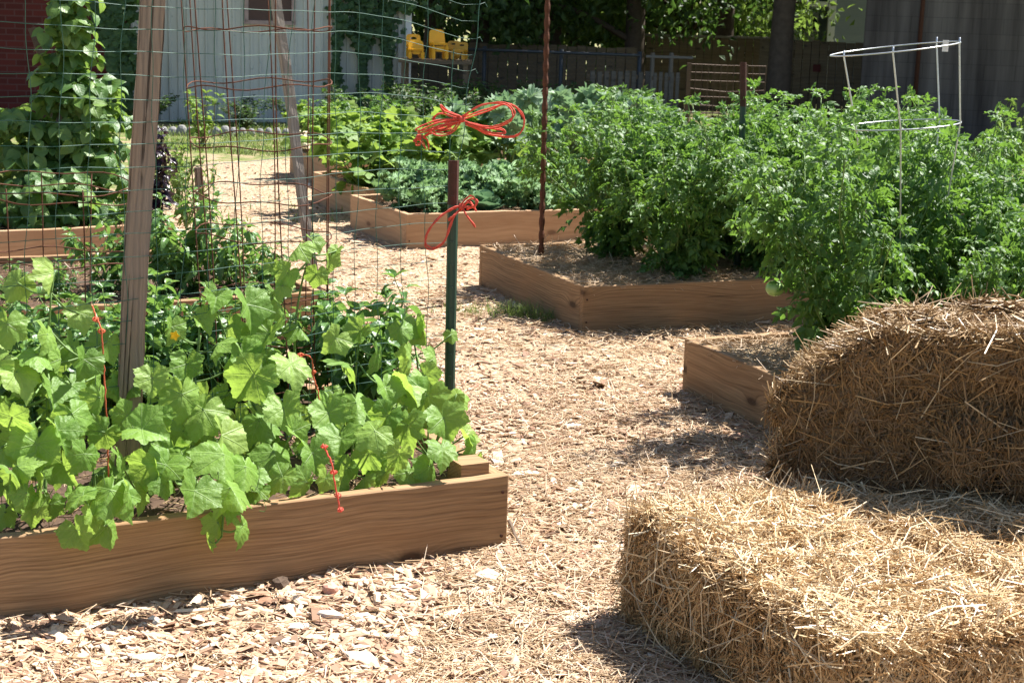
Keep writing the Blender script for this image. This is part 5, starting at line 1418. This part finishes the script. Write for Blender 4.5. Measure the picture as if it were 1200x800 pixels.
def pallet(pa, pb_, H, lab, tilt=0.15, z0=0.0, n=8):
    q, L, an = facing_wall(pa, pb_, H, .02); t = thing('wooden_pallet', lab, 'pallet', (q[0], q[1], z0), an, 'grey wooden pallets standing on edge')
    for i in range(n):
        mb = MB(); x = (i+.5)*L/n; mb.box((x, 0, H/2), (L/n*.62, .018, H*(1+rng.normal(0, .015)))); mb.build('slat', M['fencemid'], t)
    for z in (.1, .5, .9):
        mb = MB(); mb.box((L/2, .05, H*z), (L, .07, .05)); mb.build('stringer', M['fencewood'], t)
pallet(g0(690, 21), g0(762, 21.4), hz(720, 84, 21), 'wide grey pallet standing on edge behind the feathery bush', n=9)
pallet(g0(764, 21.2), g0(797, 21.2), hz(780, 86, 21), 'narrow grey pallet standing right of the wide one', n=5)
# shed table / beam behind the pallets
mb = MB(); pA = AT(757, 67, 23.5); pB = AT(812, 67, 23.5); mb.box((0, 0, 0), (pB[0]-pA[0], .06, .035)); tag(mb.build('wooden_beam', M['fencegrey'], loc=(pA+pB)/2), 'pale horizontal beam above the pallets', 'beam')
for i, (px, lab) in enumerate([(764, 'left leg post under the pale beam'), (786, 'right leg post under the pale beam')]):
    pa = g0(px, 23.5); lean_post('wooden_post', pa, AT(px+1, 62, 23.5), .05, .05, 'fencegrey', lab+' behind the pallets')
# rusty mesh panel
def mesh_panel(pxa, pxb, pya, pyb, Y, lab):
    A_ = AT(pxa, pya, Y); B_ = AT(pxb, pya, Y); zt = A_[2]; b = np.array([A_[0], A_[1], 0]); t = thing('wire_fence', lab, 'wire fence', b)
    mb = MB(); L = B_[0]-A_[0]
    for z in np.linspace(.25, zt, 9): mb.tube([[0, 0, z], [L*.5, .02, z-.01+rng.normal(0, .01)], [L, 0, z]], .005, 4)
    for x in np.linspace(0, L, 13): mb.tube([[x, 0, 0], [x, 0, zt]], .004, 4)
    mb.build('mesh', M['dullwire'], t)
    for x in (0, L*.74):
        mb = MB(); mb.box((x, .02, zt/2), (.05, .05, zt+.02)); mb.build('panel_post', M['dullwire'], t)
mesh_panel(808, 898, 75, 115, 18.5, 'rusty wire mesh panel standing left of the big dark trunk')
# chain link fence
def chainlink():
    A_ = g0(478, 22.6); B_ = g0(748, 22.0); q, L, an = facing_wall(A_, B_, 1, .1); t = thing('chain_link_fence', 'grey chain-link fence with a long top rail behind the garden', 'fence', (q[0], q[1], 0), an)
    H = hz(600, 60, 22.3)
    mb = MB(); mb.tube([[0, 0, H], [L, 0, H]], .022, 7); mb.build('top_rail', M['chainlink'], t, smooth=True)
    mb = MB(); n = 46
    for i in range(-14, n):
        x0 = i*L/n*1.0
        for sg in (1, -1):
            xa = x0 if sg > 0 else x0+H; xb = x0+H if sg > 0 else x0
            pa = np.array([xa, 0, 0.05]); pb3 = np.array([xb, 0, H])
            # clip
            ts = [0, 1]
            if pb3[0] != pa[0]:
                lo = (0-pa[0])/(pb3[0]-pa[0]); hi = (L-pa[0])/(pb3[0]-pa[0]); lo, hi = min(lo, hi), max(lo, hi); ts = [max(0, lo), min(1, hi)]
            if ts[1] > ts[0]: mb.tube([pa+(pb3-pa)*ts[0], pa+(pb3-pa)*ts[1]], .0016, 3, cap=False)
    mb.build('mesh', M['chainlink'], t)
    for x in np.linspace(0, L, 4):
        mb = MB(); mb.tube([[x, .03, -.02], [x, .03, H+.05]], .03, 8); mb.build('fence_post', M['chainlink'], t, smooth=True)
chainlink()
# yellow chairs on a table
TY = 20.6; tz = hz(510, 70, TY)
tA = AT(470, 70, TY); tB = AT(550, 70, TY)
tt_ = thing('wooden_table', 'dark overgrown wooden table holding the yellow chairs', 'table', ((tA[0]+tB[0])/2, TY+.15, 0))
mb = MB(); mb.box((0, 0, tz-.025), (tB[0]-tA[0]+.05, .6, .045)); mb.build('tabletop', M['fencewood'], tt_)
for sx in (-1, 1):
    for sy in (-1, 1):
        mb = MB(); mb.box((sx*(tB[0]-tA[0])*.45, sy*.25, (tz-.05)/2), (.06, .06, tz-.05)); mb.build('leg', M['fencewood'], tt_)
def rb(mb, c_, size, bev=.014):
    bm = bmesh.new(); bmesh.ops.create_cube(bm, size=1)
    for v in bm.verts: v.co = Vector((v.co.x*size[0], v.co.y*size[1], v.co.z*size[2]))
    bmesh.ops.bevel(bm, geom=list(bm.edges), offset=min(bev, min(size)*.45), segments=2, affect='EDGES')
    bmesh.ops.triangulate(bm, faces=list(bm.faces)); bm.verts.index_update()
    mb.add(np.array([v.co[:] for v in bm.verts])+np.array(c_), None, [[v.index for v in f.verts] for f in bm.faces]); bm.free()
def ychair(px, py_top, wpx, rz, mat, lab, lay=0, z_extra=0.0, hole=True):
    wd = wpx*TY/FPX; H = hz(px, py_top, TY)-tz-z_extra; p = AT(px, 70, TY); t = thing('child_chair', lab, 'chair', (p[0], TY+.02+lay, tz+z_extra+.002), rz, 'yellow plastic child chairs')
    hs = H*.52; w2 = wd/2
    # backrest: moulded shell, rounded top, hand hole
    mb = MB(); T = .022; y = .12; nseg = 14; out = []
    for q in range(nseg+1):
        an = math.pi*q/nseg; out.append((w2*.94*math.copysign(abs(math.cos(an))**.55, math.cos(an)), hs+(H-hs)*(.55+.45*math.sin(an)**.6)))
    out = [(w2, hs-.02)]+out+[(-w2, hs-.02)]; hc = hs+(H-hs)*.62; hole_ = []
    for (ox, oz) in out:
        an = math.atan2((oz-hc)/(H-hs), ox/w2); hw, hh = (w2*.42, (H-hs)*.13) if hole else (w2*.02, .002); hole_.append((hw*math.cos(an), hc+hh*math.sin(an)))
    k_ = len(out); V = [(x, yy-.05*(z-hs)/(H-hs)*-1, z) for yy in (y-T/2, y+T/2) for ring in (out, hole_) for x, z in ring]; Q = []
    for q in range(k_):
        q2 = (q+1) % k_
        Q += [[q, q2, k_+q2, k_+q], [2*k_+q2, 2*k_+q, 3*k_+q, 3*k_+q2], [q2, q, 2*k_+q, 2*k_+q2], [k_+q, k_+q2, 3*k_+q2, 3*k_+q]]
    mb.add(V, Q); mb.build('backrest', M[mat], t)
    mb = MB(); rb(mb, (0, 0, hs), (wd, .24, .03)); mb.build('seat', M[mat], t)
    for s in (-1, 1):
        mb = MB(); rb(mb, (s*(w2-.02), .09, hs/2-.008), (.045, .05, hs-.016)); mb.build('leg', M[mat], t)
        mb = MB(); rb(mb, (s*(w2-.02), -.09, hs/2-.008), (.045, .05, hs-.016)); mb.build('leg', M[mat], t)
    mb = MB(); rb(mb, (0, -.075, hs*.68), (wd-.09, .02, hs*.36)); mb.build('front_panel', M[mat], t)
ychair(484, 41, 18, 0.2, 'yellow', 'yellow plastic chair at the back left of the group', .28)
ychair(488, 48, 18, .1, 'yellow', 'yellow plastic chair at the front left, beside the white corner trim', -.08)
ychair(514, 35, 19, .25, 'yellow', 'brightest yellow plastic chair in the middle, facing the garden', -.02, .0, False)
ychair(527, 49, 16, -.2, 'yellowdim', 'dull yellow plastic chair behind the middle one', .30)
ychair(538, 50, 16, -.15, 'yellowdim', 'dull yellow plastic chair at the right end of the group', -.02)

# house far right-back
hb = thing('house', 'blue-grey sided house with white porch, white door and wreath', 'house', (*g0(925, 33)[:2], 0), 0)
def HL(px, py, Y=33): w_ = AT(px, py, Y); return w_-np.array(hb.location)
xa, xb, xc = HL(895, 20)[0], HL(968, 20)[0], HL(1030, 20)[0]; HH = 4.0
mb = MB(); mb.box(((xa+xb)/2, 2, HH/2), (xb-xa, 2, HH)); mb.build('porch_wall', M['whitesiding'], hb)
mb = MB(); mb.box(((xb+xc)/2+.02, 1.2, HH/2), (xc-xb, 3.5, HH)); mb.build('wall', M['bluesiding'], hb)
mb = MB(); mb.box((xb, -.6, HH/2), (.14, .1, HH)); mb.build('corner_trim', M['white'], hb)
mb = MB(); zb = HL(945, 5)[2]; mb.box(((xa+xb)/2-.05, -.3, zb), (xb-xa-.1, .8, .10)); mb.build('porch_beam', M['white'], hb)
xd = HL(956, 20)[0]; mb = MB(); mb.box((xd, .97, 1.0+.45), (.62, .05, 1.9)); dr = mb.build('door', M['white'], hb)
mb = MB(); ang = np.linspace(0, 6.283, 21)[:-1]; zc = HL(959, 28)[2]; mb.tube([[xd+.03+.13*math.cos(q), .92, zc+.13*math.sin(q)] for q in ang], .045, 6, closed=True); mb.build('wreath', M['doorgreen'], dr)
for px, lab in ((932, 0), (949, 1)):
    xw = HL(px, 20)[0]; mb = MB(); mb.box((xw, .975, 1.75), (.26 if lab == 0 else .14, .04, 1.3)); mb.build('window', M['dark'], hb)
xcol = HL(915, 20)[0]; mb = MB(); mb.box((xcol, -.5, HH/2-.4), (.12, .12, HH-.8)); mb.build('porch_column', M['white'], hb)

# block building right
wA = AT(1004, 158, 21.6); wB = AT(1330, 168, 21.2); q, L, an = facing_wall(wA, wB, 5, .1)
blk = thing('block_building', 'tall dark stained block building at the right edge', 'building', (q[0], q[1], 0), an)
mb = MB(); sk = 1.75; V = [[x, y, z] for z in (0, 6.0) for x, y in ((0, 0), (L, 0), (L+sk, 6), (sk, 6))]
mb.add(V, [[0, 1, 5, 4], [1, 2, 6, 5], [2, 3, 7, 6], [3, 0, 4, 7], [4, 5, 6, 7]]); mb.build('wall', M['block'], blk)
mb = MB(); mb.box((L/2+sk*.5, 3.0, 6.06), (L+.2, 6.2, .1)); mb.build('roof', M['fencegrey'], blk)
mb = MB(); mb.tube([[.72, -.05, 0], [.74, -.05, 6]], .03, 7); mb.build('drain_pipe', M['rustpost'], blk, smooth=True)

# trees
def make_tree(seed, H, trunk_r, cr, n_leaf, ls, mat, low, bark='bark'):
    rg = np.random.default_rng(abs(int(seed))); tr = MB(); lf = MB()
    C = catmull([[0, 0, -.1], [.05, 0, H*.25], [rg.normal(0, .1), rg.normal(0, .1), H*.5], [rg.normal(0, .2), 0, H*.8]], 6); tr.tube(C, np.linspace(trunk_r, trunk_r*.3, len(C)), 10)
    P = []
    for i in range(16):
        h = low+(H-low)*rg.random(); a = rg.random()*6.283; r = cr*(.55+.45*rg.random())*math.sin(math.pi*min(.95, .25+.7*(h-low)/(H-low)))
        tip = np.array([r*math.cos(a), r*math.sin(a), h+rg.normal(0, .4)]); st_ = np.array([0, 0, max(h-.8, low*.8)])
        B_ = catmull([st_, (st_+tip)/2+[0, 0, .25], tip], 5); tr.tube(B_, np.linspace(trunk_r*.35, .02, len(B_)), 5)
        k = n_leaf//32; j = rg.integers(4, len(B_), k); P.append(B_[j]+rg.normal(0, .34, (k, 3)))
    for i in range(26):
        h = low+(H-low)*rg.random()**.8; a = rg.random()*6.283; r = cr*rg.random()**.5*math.sin(math.pi*min(.95, .3+.65*(h-low)/(H-low))); k = n_leaf//52
        P.append(np.array([r*math.cos(a), r*math.sin(a), h])+rg.normal(0, 1, (k, 3))*[.55, .55, .28])
    P = np.concatenate(P); D = rg.normal(0, 1, P.shape)+[0, 0, -.5]; N = rg.normal(0, .6, P.shape)+[0, 0, 1]
    lf.inst(OVS, frames(D, N, ls*rg.uniform(.6, 1.3, len(P))), P, rg.random(len(P)))
    a_ = tr.build('trunk', M[bark], None, smooth=True); b_2 = lf.build('crown', M[mat], None); ma, mb_ = a_.data, b_2.data; bpy.data.objects.remove(a_); bpy.data.objects.remove(b_2); return ma, mb_
OVS = ovate(2, .6, .2, .2)
T1 = make_tree(1, 8.5, .20, 3.2, 15000, .16, 'tree', 1.5); T2 = make_tree(2, 7.5, .14, 3.0, 14000, .15, 'tree_pale', 1.3); T3 = make_tree(3, 9, .19, 3.4, 13000, .16, 'tree', 2.7)
def tree(px, Y, T, rz, sc, label, dx=0):
    p = g0(px, Y); t = thing('tree', label, 'tree', (p[0]+dx, p[1], 0), rz, 'trees behind the garden'); t.scale = (sc, sc, sc)
    for nm, me in zip(('trunk', 'crown'), T): o = bpy.data.objects.new(nm, me); COL.objects.link(o); o.parent = t
tree(912, 22.5, T3, .4, 1.0, 'big dark tree with the thick trunk in front of the house')
tree(846, 27.5, T3, 1.2, 1.0, 'dark tree with a trunk rising behind the pale top rail fence')
tree(744, 25.0, T1, 2.9, .9, 'dark tree with a thin trunk above the pallets')
tree(645, 25.5, T1, 4.0, 1.0, 'dark tree behind the rusty rod and the chain-link fence')
tree(560, 25.0, T3, 5.0, .9, 'dark tree right behind the yellow chairs')
tree(505, 28.5, T1, .7, 1.0, 'dark tree deep in the shade beside the metal shed')
tree(800, 31.0, T2, 2.0, 1.05, 'tree painted sunlit pale green, seen between the dark trunks')
tree(672, 33.0, T2, 3.3, .95, 'tree painted sunlit pale green, left of the house porch')
tree(630, 32.0, T2, 1.0, 1.05, 'tree painted sunlit pale green, far behind the chain-link fence')
tree(1290, 30, T3, 1.0, 1.1, 'tree behind the block building, out of the top of the photo')
# dark hedge mass far behind
def far_woods():
    lf = MB(); n = 34000
    P = np.stack([rng.uniform(-9, 18, n), rng.uniform(34.5, 38, n), rng.uniform(0, 8.5, n)], 1); D = rdir(n); N = rdir(n)+[0, 0, .6]
    lf.inst(OVS, frames(D, N, rng.uniform(.22, .42, n)), P); tag(lf.build('far_woods', M['tree']), 'dense dark far-off woods closing the background', 'woods', kind='stuff')
far_woods()
# undergrowth along the chain link fence
for i, (px, Y, sc, lab) in enumerate([(500, 19.8, 1.0, 'dark shrub directly below the yellow chairs'), (545, 20.0, .9, 'dark shrub right of the yellow chairs'), (595, 20.6, 1.0, 'dark shrub against the chain-link fence, left of the rod'), (660, 20.6, 1.0, 'dark shrub against the chain-link fence, right of the rod'), (478, 19.2, .8, 'dark shrub under the white corner trim')]):
    plant('shrub', 'shrub', lab, 'shrub', g0(px, Y), sc, .75, i*1.9+.2, 'shrubs along the back of the garden')
